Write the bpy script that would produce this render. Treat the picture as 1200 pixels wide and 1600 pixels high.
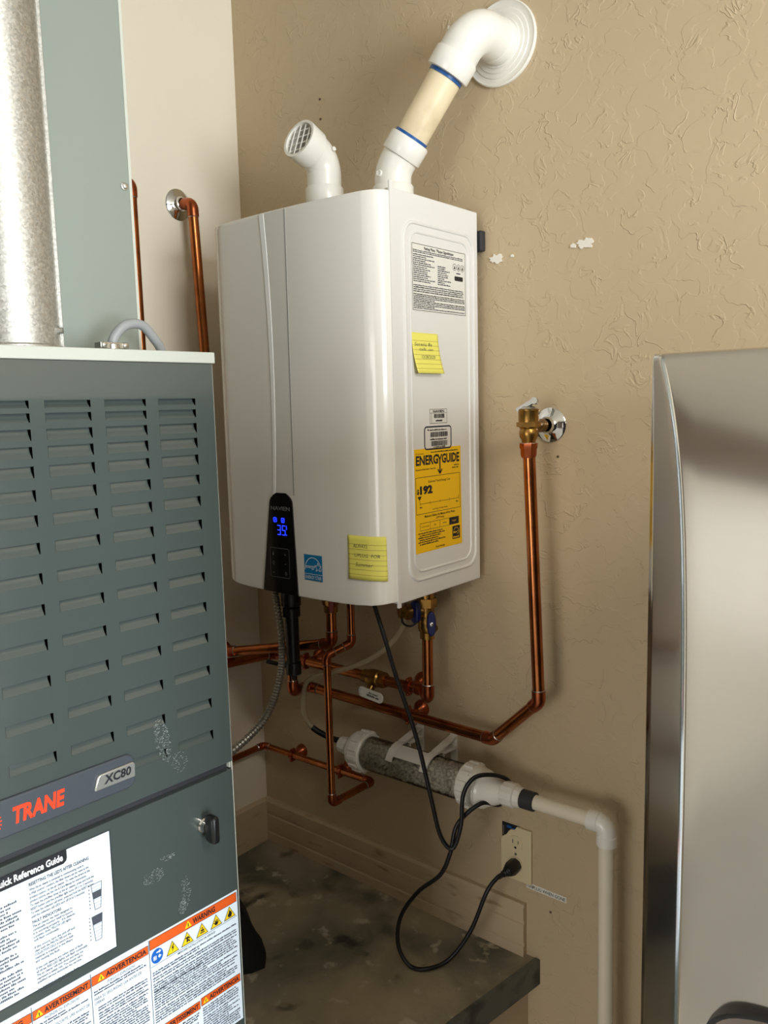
import bpy, bmesh, math, random
from mathutils import Vector, Matrix
random.seed(7)
PI = math.pi
for o in list(bpy.data.objects): bpy.data.objects.remove(o)
scene = bpy.context.scene
COL = scene.collection

# ------------------------------------------------------------------ camera
CAM_LOC = Vector((1.5484, -1.3641, 1.1230)); YAW, PITCH, ROLL, FPX = 0.6903, -0.1304, -0.0245, 1280.7
vd = Vector((-math.sin(YAW)*math.cos(PITCH), math.cos(YAW)*math.cos(PITCH), math.sin(PITCH)))
rd = vd.cross(Vector((0, 0, 1))).normalized(); ud = rd.cross(vd)
c_, s_ = math.cos(ROLL), math.sin(ROLL)
r2 = c_*rd + s_*ud; u2 = -s_*rd + c_*ud
cd = bpy.data.cameras.new('camera'); cam = bpy.data.objects.new('camera', cd); COL.objects.link(cam)
mw = Matrix.Identity(4)
for i in range(3): mw[i][0] = r2[i]; mw[i][1] = u2[i]; mw[i][2] = -vd[i]; mw[i][3] = CAM_LOC[i]
cam.matrix_world = mw
cd.sensor_fit = 'VERTICAL'; cd.sensor_height = 36; cd.lens = FPX/1600*36; cd.clip_start = 0.02; cd.clip_end = 200
scene.camera = cam

# ------------------------------------------------------------------ world, lights, exposure
w = bpy.data.worlds.new('World'); scene.world = w; w.use_nodes = True
bg = w.node_tree.nodes['Background']; bg.inputs[0].default_value = (0.72, 0.82, 1.0, 1); bg.inputs[1].default_value = 1.2
def area(name, loc, target, sx, sy, power, col):
    l = bpy.data.lights.new(name, 'AREA'); l.shape = 'RECTANGLE'; l.size = sx; l.size_y = sy; l.energy = power; l.color = col
    o = bpy.data.objects.new(name, l); COL.objects.link(o); o.location = loc
    o.rotation_euler = (Vector(target)-Vector(loc)).to_track_quat('-Z', 'Y').to_euler(); return o
# daylight entering by the open garage door in the wall on the right hand side
area('daylight_door', (5.40, -1.85, 0.85), (0, -1.85, 0.85), 1.9, 1.9, 265, (0.87, 0.95, 1.0))
# fill light added behind the viewer to brighten the lower right wall
area('rear_fill', (1.35, -6.05, 0.75), (1.35, 0, 0.75), 1.7, 1.9, 64, (1.0, 0.965, 0.90))
# warm fill added overhead without a fixture, lifts the upper walls
area('overhead_fill', (2.9, -1.2, 2.22), (2.9, -1.2, 0), 1.2, 0.3, 42, (1.0, 0.95, 0.87))
vs = scene.view_settings
vs.view_transform = 'Standard'; vs.look = 'None'; vs.gamma = 1; vs.use_curve_mapping = False; vs.exposure = -0.12

# ------------------------------------------------------------------ materials
def lin(c):
    return tuple(((v/255)/12.92 if v/255 <= .04045 else ((v/255+.055)/1.055)**2.4) for v in c) + (1,)
def P(name, rgb, rough=.5, metal=0, spec=.5, noise=None, bump=None, coat=0, emit=None, estr=0, nmap=None):
    """Principled material; noise=(scale, rgb2, lo, hi) mixes a second colour, bump=(scale, strength, distance)"""
    m = bpy.data.materials.new(name); m.use_nodes = True; nt = m.node_tree; b = nt.nodes['Principled BSDF']
    b.inputs['Base Color'].default_value = lin(rgb); b.inputs['Roughness'].default_value = rough
    b.inputs['Metallic'].default_value = metal; b.inputs['Specular IOR Level'].default_value = spec
    b.inputs['Coat Weight'].default_value = coat
    if coat: b.inputs['Coat Roughness'].default_value = .03
    if emit: b.inputs['Emission Color'].default_value = lin(emit); b.inputs['Emission Strength'].default_value = estr
    tc = nt.nodes.new('ShaderNodeTexCoord')
    if noise:
        n = nt.nodes.new('ShaderNodeTexNoise'); n.inputs['Scale'].default_value = noise[0]; n.inputs['Detail'].default_value = 6
        if nmap:
            mp = nt.nodes.new('ShaderNodeMapping'); mp.inputs['Scale'].default_value = nmap; nt.links.new(tc.outputs['Object'], mp.inputs[0]); nt.links.new(mp.outputs[0], n.inputs['Vector'])
        else: nt.links.new(tc.outputs['Object'], n.inputs['Vector'])
        mr = nt.nodes.new('ShaderNodeMapRange'); mr.inputs[1].default_value = noise[2]; mr.inputs[2].default_value = noise[3]
        nt.links.new(n.outputs['Fac'], mr.inputs[0])
        mx = nt.nodes.new('ShaderNodeMix'); mx.data_type = 'RGBA'
        mx.inputs[6].default_value = lin(rgb); mx.inputs[7].default_value = lin(noise[1])
        nt.links.new(mr.outputs[0], mx.inputs[0]); nt.links.new(mx.outputs[2], b.inputs['Base Color'])
    if bump:
        n = nt.nodes.new('ShaderNodeTexNoise'); n.inputs['Scale'].default_value = bump[0]; n.inputs['Detail'].default_value = 4
        nt.links.new(tc.outputs['Object'], n.inputs['Vector'])
        bp = nt.nodes.new('ShaderNodeBump'); bp.inputs['Strength'].default_value = bump[1]; bp.inputs['Distance'].default_value = bump[2]
        nt.links.new(n.outputs['Fac'], bp.inputs['Height']); nt.links.new(bp.outputs[0], b.inputs['Normal'])
    return m
def node(nt, t, **kw):
    n = nt.nodes.new(t)
    for k, v in kw.items(): setattr(n, k, v)
    return n
def wall_mat(name, rgb, rgb2, strength, scale, ax):
    """painted drywall with skip-trowel relief: thin curved ridges where two noises meet a level, broken up by a mask"""
    m = bpy.data.materials.new(name); m.use_nodes = True; nt = m.node_tree; L = nt.links.new; b = nt.nodes['Principled BSDF']
    b.inputs['Roughness'].default_value = .55; b.inputs['Specular IOR Level'].default_value = .35
    tc = node(nt, 'ShaderNodeTexCoord')
    n1 = node(nt, 'ShaderNodeTexNoise'); n1.inputs['Scale'].default_value = scale; n1.inputs['Detail'].default_value = 3; n1.inputs['Distortion'].default_value = .6
    L(tc.outputs['Object'], n1.inputs['Vector'])
    # ridge: 1 - |n-.5| sharpened
    a = node(nt, 'ShaderNodeMath', operation='SUBTRACT'); a.inputs[1].default_value = .5; L(n1.outputs['Fac'], a.inputs[0])
    ab = node(nt, 'ShaderNodeMath', operation='ABSOLUTE'); L(a.outputs[0], ab.inputs[0])
    mr = node(nt, 'ShaderNodeMapRange'); mr.interpolation_type = 'SMOOTHSTEP'
    mr.inputs[1].default_value = 0; mr.inputs[2].default_value = .030; mr.inputs[3].default_value = 1; mr.inputs[4].default_value = 0
    L(ab.outputs[0], mr.inputs[0])
    n2 = node(nt, 'ShaderNodeTexNoise'); n2.inputs['Scale'].default_value = scale*.8; n2.inputs['Detail'].default_value = 2
    mp = node(nt, 'ShaderNodeMapping'); mp.inputs['Location'].default_value = (3.1, 7.7, 1.3); L(tc.outputs['Object'], mp.inputs[0]); L(mp.outputs[0], n2.inputs['Vector'])
    mk = node(nt, 'ShaderNodeMapRange'); mk.inputs[1].default_value = .48; mk.inputs[2].default_value = .60; L(n2.outputs['Fac'], mk.inputs[0])
    mu = node(nt, 'ShaderNodeMath', operation='MULTIPLY'); L(mr.outputs[0], mu.inputs[0]); L(mk.outputs[0], mu.inputs[1])
    # flat trowelled islands
    st = node(nt, 'ShaderNodeMapRange'); st.interpolation_type = 'SMOOTHSTEP'; st.inputs[1].default_value = .49; st.inputs[2].default_value = .53; L(n1.outputs['Fac'], st.inputs[0])
    sm = node(nt, 'ShaderNodeMath', operation='MULTIPLY'); sm.inputs[1].default_value = .32; L(st.outputs[0], sm.inputs[0])
    ad = node(nt, 'ShaderNodeMath', operation='ADD'); L(mu.outputs[0], ad.inputs[0]); L(sm.outputs[0], ad.inputs[1])
    n3 = node(nt, 'ShaderNodeTexNoise'); n3.inputs['Scale'].default_value = 260; L(tc.outputs['Object'], n3.inputs['Vector'])
    s3 = node(nt, 'ShaderNodeMath', operation='MULTIPLY'); s3.inputs[1].default_value = .12; L(n3.outputs['Fac'], s3.inputs[0])
    ad2 = node(nt, 'ShaderNodeMath', operation='ADD'); L(ad.outputs[0], ad2.inputs[0]); L(s3.outputs[0], ad2.inputs[1])
    bp = node(nt, 'ShaderNodeBump'); bp.inputs['Strength'].default_value = strength; bp.inputs['Distance'].default_value = .0016
    L(ad2.outputs[0], bp.inputs['Height']); L(bp.outputs[0], b.inputs['Normal'])
    n4 = node(nt, 'ShaderNodeTexNoise'); n4.inputs['Scale'].default_value = 2.5; n4.inputs['Detail'].default_value = 3; L(tc.outputs['Object'], n4.inputs['Vector'])
    mx = node(nt, 'ShaderNodeMix', data_type='RGBA'); mx.inputs[6].default_value = lin(rgb); mx.inputs[7].default_value = lin(rgb2)
    L(n4.outputs['Fac'], mx.inputs[0]); L(mx.outputs[2], b.inputs['Base Color'])
    return m
M = {}
M['wall'] = wall_mat('tan_textured_wall_paint', (199, 179, 147), (192, 171, 138), .60, 27, 0)
M['wall_left'] = wall_mat('tan_smooth_wall_paint', (232, 221, 201), (228, 216, 195), .10, 12, 0)
M['ceiling'] = P('white_ceiling_paint', (206, 198, 184), .7)
M['base'] = P('tan_baseboard_paint', (198, 177, 146), .5, noise=(1, (160, 134, 102), .60, .74), nmap=(14, 14, 60), bump=(60, .15, .002))
M['white'] = P('white_enamel', (236, 232, 223), .22, coat=.35)
M['white_side'] = P('white_sheet_metal', (226, 224, 219), .35, coat=.15)
M['stripe'] = P('pale_silver_trim', (252, 252, 250), .3)
M['band'] = P('grey_pearl_band', (227, 224, 216), .25, coat=.3)
M['grey_line'] = P('grey_groove', (168, 167, 162), .4)
M['black_gloss'] = P('black_gloss_panel', (8, 8, 10), .12, coat=.5)
M['black'] = P('black_plastic', (16, 16, 18), .4)
M['cord'] = P('black_rubber_cord', (14, 15, 20), .42)
M['dark'] = P('dark_interior', (14, 14, 14), .8)
M['copper'] = P('copper_pipe', (184, 112, 66), .24, metal=1, noise=(22, (146, 84, 48), .45, .75))
M['copper_dull'] = P('copper_fitting', (184, 100, 64), .3, metal=1, noise=(40, (140, 74, 46), .4, .7))
M['solder'] = P('solder_ring', (190, 180, 170), .35, metal=1)
M['brass'] = P('brass', (168, 128, 66), .33, metal=1, noise=(50, (120, 92, 50), .45, .7))
M['chrome'] = P('chrome', (222, 222, 220), .08, metal=1)
M['zinc'] = P('zinc_screw', (200, 200, 196), .3, metal=1)
M['pvc'] = P('white_pvc', (236, 232, 222), .28, coat=.2)
M['pvc_cream'] = P('cream_pvc_pipe', (232, 214, 178), .38, noise=(14, (206, 186, 150), .52, .72))
M['pvc_drain'] = P('cream_drain_pipe', (232, 222, 200), .35)
M['primer'] = P('blue_pvc_cement', (30, 86, 150), .35)
M['navy'] = P('dark_blue_handle', (22, 30, 84), .35)
M['red'] = P('red_handle', (150, 28, 16), .4)
M['furnace'] = P('grey_furnace_paint', (69, 77, 75), .22, coat=.5, bump=(900, .05, .0004))
M['furnace_edge'] = P('pale_cabinet_paint', (196, 199, 188), .4)
M['sage'] = P('pale_sage_sheet_metal', (138, 146, 138), .42)
M['badge'] = P('slate_badge_plastic', (68, 73, 80), .35, coat=.2)
M['silver'] = P('silver_badge', (200, 200, 194), .25, metal=.7)
M['red_ink'] = P('red_orange_logo_ink', (240, 66, 30), .4)
M['paper'] = P('white_label_paper', (224, 235, 246), .35)
M['ink'] = P('black_ink', (22, 24, 30), .5)
M['ink_grey'] = P('grey_ink', (70, 74, 84), .5)
M['ink_navy'] = P('navy_ink', (30, 34, 58), .5)
M['orange'] = P('orange_warning_ink', (222, 92, 32), .4)
M['yellow'] = P('yellow_pictogram_ink', (246, 206, 30), .4)
M['blue_ink'] = P('blue_pictogram_ink', (26, 96, 186), .4)
M['eg_yellow'] = P('energy_label_yellow', (250, 196, 6), .42)
M['es_blue'] = P('cyan_blue_sticker', (20, 122, 178), .35)
M['white_ink'] = P('white_ink', (240, 242, 244), .4)
M['note'] = P('yellow_note_paper', (240, 232, 110), .6)
M['note_line'] = P('note_rule_ink', (176, 150, 84), .6)
M['pen'] = P('pencil_ink', (70, 72, 80), .6)
M['led'] = P('blue_led', (10, 20, 90), .4, emit=(20, 40, 255), estr=6)
M['panel_grey'] = P('dim_panel_print', (120, 122, 124), .4)
M['almond'] = P('almond_outlet_plastic', (222, 206, 168), .35)
M['spackle'] = P('white_spackle', (236, 230, 218), .8)
M['grey_cable'] = P('grey_cable_sheath', (150, 152, 154), .45)
M['rubber'] = P('dark_grey_rubber', (46, 46, 50), .55)
M['cloth'] = P('black_cloth', (6, 6, 7), .9)
M['flex'] = P('grey_metal_flex', (150, 146, 136), .38, metal=.8)
M['asphalt'] = P('concrete_drive', (176, 173, 167), .6, noise=(4, (158, 155, 149), .4, .6))
M['pebble'] = P('limestone_media', (222, 216, 204), .8, noise=(150, (186, 180, 168), .4, .65))
M['board'] = P('low_bounce_brown', (98, 82, 64), .7, noise=(3, (80, 66, 52), .4, .6))  # dark brown put on unseen walls to cut bounced light
M['taupe'] = P('taupe_plastic', (98, 86, 76), .4)
M['scuff'] = P('dried_white_paint', (150, 157, 155), .6)
M['reflector_tan'] = P('tan_reflector_paint', (186, 178, 164), .4)
M['lid'] = P('pale_lid_paint', (186, 189, 180), .42)
M['nail'] = P('rusty_nail', (92, 72, 52), .6)
M['paper_warm'] = P('warm_white_label_paper', (226, 223, 214), .4)
M['fin'] = P('painted_trim', (205, 190, 165), .5)
def streak_mat(name, rgb, rough, scl, bstr):
    m = bpy.data.materials.new(name); m.use_nodes = True; nt = m.node_tree; L = nt.links.new; b = nt.nodes['Principled BSDF']
    b.inputs['Base Color'].default_value = lin(rgb); b.inputs['Metallic'].default_value = 1
    b.inputs['Anisotropic'].default_value = 0
    tc = node(nt, 'ShaderNodeTexCoord'); mp = node(nt, 'ShaderNodeMapping'); mp.inputs['Scale'].default_value = scl
    n = node(nt, 'ShaderNodeTexNoise'); n.inputs['Scale'].default_value = 1; n.inputs['Detail'].default_value = 3
    L(tc.outputs['Object'], mp.inputs[0]); L(mp.outputs[0], n.inputs['Vector'])
    mr = node(nt, 'ShaderNodeMapRange'); mr.inputs[3].default_value = rough-.02; mr.inputs[4].default_value = rough+.02
    L(n.outputs['Fac'], mr.inputs[0]); L(mr.outputs[0], b.inputs['Roughness'])
    bp = node(nt, 'ShaderNodeBump'); bp.inputs['Strength'].default_value = bstr; bp.inputs['Distance'].default_value = .0005
    L(n.outputs['Fac'], bp.inputs['Height']); L(bp.outputs[0], b.inputs['Normal'])
    return m
M['steel'] = streak_mat('brushed_stainless_steel', (216, 214, 210), .15, (3, 3, 900), .0)
def galv_mat():
    m = bpy.data.materials.new('galvanized_spangle'); m.use_nodes = True; nt = m.node_tree; L = nt.links.new; b = nt.nodes['Principled BSDF']
    b.inputs['Metallic'].default_value = .85
    tc = node(nt, 'ShaderNodeTexCoord'); v = node(nt, 'ShaderNodeTexVoronoi'); v.inputs['Scale'].default_value = 420
    L(tc.outputs['Object'], v.inputs['Vector'])
    sx = node(nt, 'ShaderNodeSeparateColor'); L(v.outputs['Color'], sx.inputs[0])
    mr = node(nt, 'ShaderNodeMapRange'); mr.inputs[3].default_value = .38; mr.inputs[4].default_value = .58; L(sx.outputs[0], mr.inputs[0]); L(mr.outputs[0], b.inputs['Roughness'])
    cr = node(nt, 'ShaderNodeMix', data_type='RGBA'); cr.inputs[6].default_value = lin((168, 166, 160)); cr.inputs[7].default_value = lin((198, 196, 189))
    L(sx.outputs[1], cr.inputs[0]); L(cr.outputs[2], b.inputs['Base Color'])
    bp = node(nt, 'ShaderNodeBump'); bp.inputs['Strength'].default_value = .25; bp.inputs['Distance'].default_value = .0006
    L(sx.outputs[2], bp.inputs['Height']); L(bp.outputs[0], b.inputs['Normal']); return m
M['galv'] = galv_mat()
def glass_mat():
    m = bpy.data.materials.new('clear_plastic'); m.use_nodes = True; nt = m.node_tree; L = nt.links.new
    nt.nodes.remove(nt.nodes['Principled BSDF']); out = nt.nodes['Material Output']
    t = node(nt, 'ShaderNodeBsdfTransparent'); t.inputs[0].default_value = (.93, .92, .89, 1)
    g = node(nt, 'ShaderNodeBsdfGlossy'); g.inputs['Roughness'].default_value = .08
    fr = node(nt, 'ShaderNodeFresnel'); fr.inputs[0].default_value = 1.45; mx = node(nt, 'ShaderNodeMixShader')
    L(fr.outputs[0], mx.inputs[0]); L(t.outputs[0], mx.inputs[1]); L(g.outputs[0], mx.inputs[2]); L(mx.outputs[0], out.inputs[0]); return m
M['clear'] = glass_mat()
def hose_mat():
    m = bpy.data.materials.new('cloudy_vinyl_hose'); m.use_nodes = True; nt = m.node_tree; L = nt.links.new
    b = nt.nodes['Principled BSDF']; b.inputs['Base Color'].default_value = lin((206, 190, 158)); b.inputs['Roughness'].default_value = .25
    out = nt.nodes['Material Output']; t = node(nt, 'ShaderNodeBsdfTransparent'); mx = node(nt, 'ShaderNodeMixShader'); mx.inputs[0].default_value = .52
    L(t.outputs[0], mx.inputs[1]); L(b.outputs[0], mx.inputs[2]); L(mx.outputs[0], out.inputs[0]); return m
M['hose'] = hose_mat()
def floor_mat():
    m = bpy.data.materials.new('stained_platform_board'); m.use_nodes = True; nt = m.node_tree; L = nt.links.new; b = nt.nodes['Principled BSDF']
    b.inputs['Roughness'].default_value = .6
    tc = node(nt, 'ShaderNodeTexCoord')
    def nz(sc, det, loc, lo, hi, dist=0):
        mp = node(nt, 'ShaderNodeMapping'); mp.inputs['Location'].default_value = loc; L(tc.outputs['Object'], mp.inputs[0])
        n = node(nt, 'ShaderNodeTexNoise'); n.inputs['Scale'].default_value = sc; n.inputs['Detail'].default_value = det; n.inputs['Distortion'].default_value = dist
        L(mp.outputs[0], n.inputs['Vector']); r = node(nt, 'ShaderNodeMapRange'); r.inputs[1].default_value = lo; r.inputs[2].default_value = hi
        L(n.outputs['Fac'], r.inputs[0]); return r.outputs[0]
    def mix(f, a, bcol):
        x = node(nt, 'ShaderNodeMix', data_type='RGBA'); L(f, x.inputs[0])
        if hasattr(a, 'is_linked'): L(a, x.inputs[6])
        else: x.inputs[6].default_value = a
        x.inputs[7].default_value = bcol; return x.outputs[2]
    c = mix(nz(4, 5, (1, 2, 0), .38, .62), lin((176, 162, 134)), lin((138, 131, 113)))
    c = mix(nz(5, 9, (5, 3, 0), .46, .64, .5), c, lin((96, 94, 84)))
    c = mix(nz(7, 8, (2, 9, 0), .60, .68, .4), c, lin((62, 60, 54)))
    c = mix(nz(22, 6, (4, 4, 4), .60, .68), c, lin((190, 180, 156)))
    L(c, b.inputs['Base Color'])
    bp = node(nt, 'ShaderNodeBump'); bp.inputs['Strength'].default_value = .5; bp.inputs['Distance'].default_value = .002
    n = node(nt, 'ShaderNodeTexNoise'); n.inputs['Scale'].default_value = 60; n.inputs['Detail'].default_value = 6; L(tc.outputs['Object'], n.inputs['Vector'])
    L(n.outputs['Fac'], bp.inputs['Height']); L(bp.outputs[0], b.inputs['Normal']); return m
M['floor'] = floor_mat()
M['lip'] = P('dark_concrete_edge', (104, 104, 96), .6, noise=(18, (62, 64, 60), .45, .6))
M['fascia'] = P('tan_drywall_fascia', (198, 178, 146), .6, noise=(5, (170, 146, 112), .55, .7))

# ------------------------------------------------------------------ mesh helpers
def frame_from(axis):
    a = Vector(axis).normalized(); h = Vector((0, 0, 1)) if abs(a.z) < .9 else Vector((1, 0, 0))
    u = h.cross(a).normalized(); v = a.cross(u); return u, v, a
def catmull(pts, n=8):
    p = [Vector(q) for q in pts]; p = [2*p[0]-p[1]] + p + [2*p[-1]-p[-2]]; out = []
    for i in range(1, len(p)-2):
        for k in range(n):
            t = k/n
            out.append(.5*((2*p[i]) + (-p[i-1]+p[i+1])*t + (2*p[i-1]-5*p[i]+4*p[i+1]-p[i+2])*t*t + (-p[i-1]+3*p[i]-3*p[i+1]+p[i+2])*t**3))
    out.append(p[-2]); return out
def fillet(pts, r, n=7):
    p = [Vector(q) for q in pts]; out = [p[0]]
    for i in range(1, len(p)-1):
        a = (p[i-1]-p[i]); b = (p[i+1]-p[i]); la, lb = a.length, b.length; a.normalize(); b.normalize()
        ang = a.angle(b)
        if abs(PI-ang) < .02: out.append(p[i]); continue
        d = min(r/math.tan(ang/2), la*.49, lb*.49); rr = d*math.tan(ang/2)
        c = p[i] + (a+b).normalized()*(rr/math.sin(ang/2)); s = p[i]+a*d-c; e = p[i]+b*d-c
        tot = s.angle(e); axn = s.cross(e).normalized()
        for k in range(n+1): out.append(c + Matrix.Rotation(tot*k/n, 3, axn) @ s)
    out.append(p[-1]); return out
class MB:
    def __init__(s): s.v = []; s.f = []; s.m = []
    def quad(s, pts, m=0):
        b = len(s.v); s.v += [Vector(q) for q in pts]; s.f.append(tuple(range(b, b+len(pts)))); s.m.append(m); return s
    def box(s, x0, x1, y0, y1, z0, z1, m=0, X=None):
        b = len(s.v)
        for z in (z0, z1):
            for x, y in ((x0, y0), (x1, y0), (x1, y1), (x0, y1)):
                q = Vector((x, y, z)); s.v.append(X @ q if X is not None else q)
        for f in ((3, 2, 1, 0), (4, 5, 6, 7), (0, 1, 5, 4), (1, 2, 6, 5), (2, 3, 7, 6), (3, 0, 4, 7)):
            s.f.append(tuple(b+i for i in f)); s.m.append(m)
        return s
    def lathe(s, prof, o, axis, seg=24, m=0, phase=0, sq=1):
        u, v, a = frame_from(axis); o = Vector(o); b = len(s.v)
        for r, h in prof:
            for k in range(seg):
                t = 2*PI*k/seg+phase; s.v.append(o + a*h + (u*math.cos(t) + v*math.sin(t)*sq)*r)
        for i in range(len(prof)-1):
            for k in range(seg):
                k2 = (k+1) % seg
                s.f.append((b+i*seg+k, b+i*seg+k2, b+(i+1)*seg+k2, b+(i+1)*seg+k)); s.m.append(m)
        if prof[0][0] > 1e-6: s.f.append(tuple(b+k for k in range(seg-1, -1, -1))); s.m.append(m)
        if prof[-1][0] > 1e-6: s.f.append(tuple(b+(len(prof)-1)*seg+k for k in range(seg))); s.m.append(m)
        return s
    def tube(s, pts, r, seg=16, m=0, cap=True, closed=False, flat=None):
        p = [Vector(q) for q in pts]; n = len(p); b = len(s.v)
        tan = []
        for i in range(n):
            if closed: t = p[(i+1) % n]-p[i-1]
            else: t = p[min(i+1, n-1)]-p[max(i-1, 0)]
            tan.append(t.normalized() if t.length > 1e-9 else Vector((0, 0, 1)))
        u, v, a = frame_from(tan[0])
        if flat is not None: u = (Vector(flat)-tan[0]*tan[0].dot(Vector(flat))).normalized()
        for i in range(n):
            if i: u = u - tan[i]*u.dot(tan[i]); u.normalize()
            v = tan[i].cross(u); rr = r[i] if isinstance(r, (list, tuple)) else r
            for k in range(seg):
                t = 2*PI*k/seg; s.v.append(p[i] + (u*math.cos(t) + v*math.sin(t))*rr)
        for i in range(n if closed else n-1):
            j = (i+1) % n
            for k in range(seg):
                k2 = (k+1) % seg; s.f.append((b+i*seg+k, b+i*seg+k2, b+j*seg+k2, b+j*seg+k)); s.m.append(m)
        if cap and not closed:
            s.f.append(tuple(b+k for k in range(seg-1, -1, -1))); s.m.append(m)
            s.f.append(tuple(b+(n-1)*seg+k for k in range(seg))); s.m.append(m)
        return s
    def prism(s, poly, fr, d0, d1, m=0):
        """poly in (u,v), fr=(O,u,v,n), extruded from d0 to d1 along n"""
        O, u, v, n = fr; b = len(s.v); k = len(poly)
        for d in (d0, d1):
            for x, y in poly: s.v.append(O+u*x+v*y+n*d)
        s.f.append(tuple(b+i for i in range(k-1, -1, -1))); s.m.append(m)
        s.f.append(tuple(b+k+i for i in range(k))); s.m.append(m)
        for i in range(k):
            j = (i+1) % k; s.f.append((b+i, b+j, b+k+j, b+k+i)); s.m.append(m)
        return s
    # flat print on a frame
    def rect(s, fr, x0, x1, y0, y1, m=0, d=0):
        O, u, v, n = fr; return s.quad([O+u*x+v*y+n*d for x, y in ((x0, y0), (x1, y0), (x1, y1), (x0, y1))], m)
    def poly(s, fr, pts, m=0, d=0):
        O, u, v, n = fr; return s.quad([O+u*x+v*y+n*d for x, y in pts], m)
    def line(s, fr, pts, wd, m=0, d=0, closed=False):
        n = len(pts)
        for i in range(n if closed else n-1):
            x0, y0 = pts[i]; x1, y1 = pts[(i+1) % n]; dx, dy = x1-x0, y1-y0; l = math.hypot(dx, dy) or 1
            ox, oy = -dy/l*wd/2, dx/l*wd/2
            s.poly(fr, [(x0-ox, y0-oy), (x1-ox, y1-oy), (x1+ox, y1+oy), (x0+ox, y0+oy)], m, d)
        return s
    def text(s, fr, body, x, y, h, m=0, width=None, d=0, shear=0, bold=0, align='L', rot=0):
        """h = cap height; width fits the line to that width"""
        cu = bpy.data.curves.new('t', 'FONT'); cu.body = body; cu.size = 1; cu.shear = shear; cu.offset = bold; cu.resolution_u = 2
        ob = bpy.data.objects.new('t', cu); me = bpy.data.meshes.new_from_object(ob)
        vs_ = [q.co.copy() for q in me.vertices]; fs = [tuple(q.vertices) for q in me.polygons]
        bpy.data.objects.remove(ob); bpy.data.curves.remove(cu); bpy.data.meshes.remove(me)
        if not vs_: return s
        x0 = min(q.x for q in vs_); x1 = max(q.x for q in vs_); sc = h/.72
        sx = (width/(x1-x0)) if width else sc
        W = (x1-x0)*sx; off = {'L': 0, 'C': -W/2, 'R': -W}[align]
        O, u, v, n = fr; b = len(s.v); cr, sr = math.cos(rot), math.sin(rot)
        for q in vs_:
            a, c = (q.x-x0)*sx+off, q.y*sc; a, c = a*cr-c*sr, a*sr+c*cr
            s.v.append(O+u*(x+a)+v*(y+c)+n*d)
        for f in fs: s.f.append(tuple(b+i for i in f)); s.m.append(m)
        return s
    def greek(s, fr, x0, x1, y, h, m=0, d=0, rng=random):
        """illegible small print: letter-sized ticks grouped as words"""
        x = x0
        while x < x1-h*.6:
            n = rng.randint(2, 9)
            for k in range(n):
                wd = h*rng.uniform(.42, .68)
                if x+wd > x1: return s
                hh = h*rng.choice((.7, .7, .72, 1.0)); s.rect(fr, x, x+wd, y, y+hh, m, d); x += wd+h*.13
            x += h*.42
        return s
    def build(s, name, mats, parent=None, smooth=True, ang=35, local=False, bevel=0, bseg=2):
        me = bpy.data.meshes.new(name); me.from_pydata([tuple(q) for q in s.v], [], s.f)
        for mm in (mats if isinstance(mats, (list, tuple)) else [mats]): me.materials.append(M[mm])
        me.polygons.foreach_set('material_index', s.m); me.update()
        if smooth:
            me.polygons.foreach_set('use_smooth', [True]*len(me.polygons)); me.set_sharp_from_angle(angle=math.radians(ang))
        o = bpy.data.objects.new(name, me); COL.objects.link(o)
        if parent is not None:
            o.parent = parent
            if not local: o.matrix_parent_inverse = LOC[parent.name].inverted()
        LOC[o.name] = LOC[parent.name] if (parent is not None and local) else Matrix.Identity(4)
        if bevel:
            bv = o.modifiers.new('bevel', 'BEVEL'); bv.width = bevel; bv.segments = bseg; bv.limit_method = 'ANGLE'; bv.angle_limit = math.radians(40)
            bv.harden_normals = False
        return o
LOC = {}
def thing(name, label, cat, loc=(0, 0, 0), group=None, rotz=0):
    o = bpy.data.objects.new(name, None); COL.objects.link(o); o.location = loc; o.rotation_euler = (0, 0, rotz)
    o.empty_display_size = .05; LOC[o.name] = Matrix.Translation(loc) @ Matrix.Rotation(rotz, 4, 'Z')
    o['label'] = label; o['category'] = cat
    if group: o['group'] = group
    return o
def tag(o, label, cat=None, group=None):
    o['label'] = label
    if cat: o['category'] = cat
    if group: o['group'] = group
    return o
def struct(o, label=None, cat=None):
    o['kind'] = 'structure'
    if label: o['label'] = label
    if cat: o['category'] = cat
    return o
def FR(o, u, v):
    u = Vector(u).normalized(); v = Vector(v).normalized(); return (Vector(o), u, v, u.cross(v))
def rrect(x0, x1, y0, y1, r, n=6):
    out = []
    for cx, cy, a in ((x1-r, y0+r, -PI/2), (x1-r, y1-r, 0), (x0+r, y1-r, PI/2), (x0+r, y0+r, PI)):
        for k in range(n+1):
            t = a+PI/2*k/n; out.append((cx+r*math.cos(t), cy+r*math.sin(t)))
    return out

# ================================================================== THE SETTING
GZ = -.45; CZ = 2.30; RX = 5.5; RY = -6.2
wb = struct(MB().box(-.12, RX, 0, .12, GZ, CZ).build('wall_back', 'wall', smooth=False), 'tan textured garage wall behind the water heater', 'wall')
struct(MB().box(-.12, 0, RY, -1.95, GZ, CZ).build('wall_left_far', 'board', smooth=False), 'unseen wall beyond the furnace, darkened to cut bounced light', 'wall')
d_ = MB().box(0, .03, -4.35, -2.75, GZ, 1.58).build('reflector_door', 'reflector_tan', smooth=False, bevel=.004); struct(d_, 'unseen tan door added to reflect light into the fridge front', 'door')  # door added so the fridge front reflects a bright band
for z_ in ((-.25, .45), (.60, 1.40)):
    for y_ in ((-4.25, -3.6), (-3.5, -2.85)): MB().box(.03, .036, y_[0], y_[1], z_[0], z_[1]).build('reflector_panel', 'reflector_tan', d_, smooth=False, bevel=.004)
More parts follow.
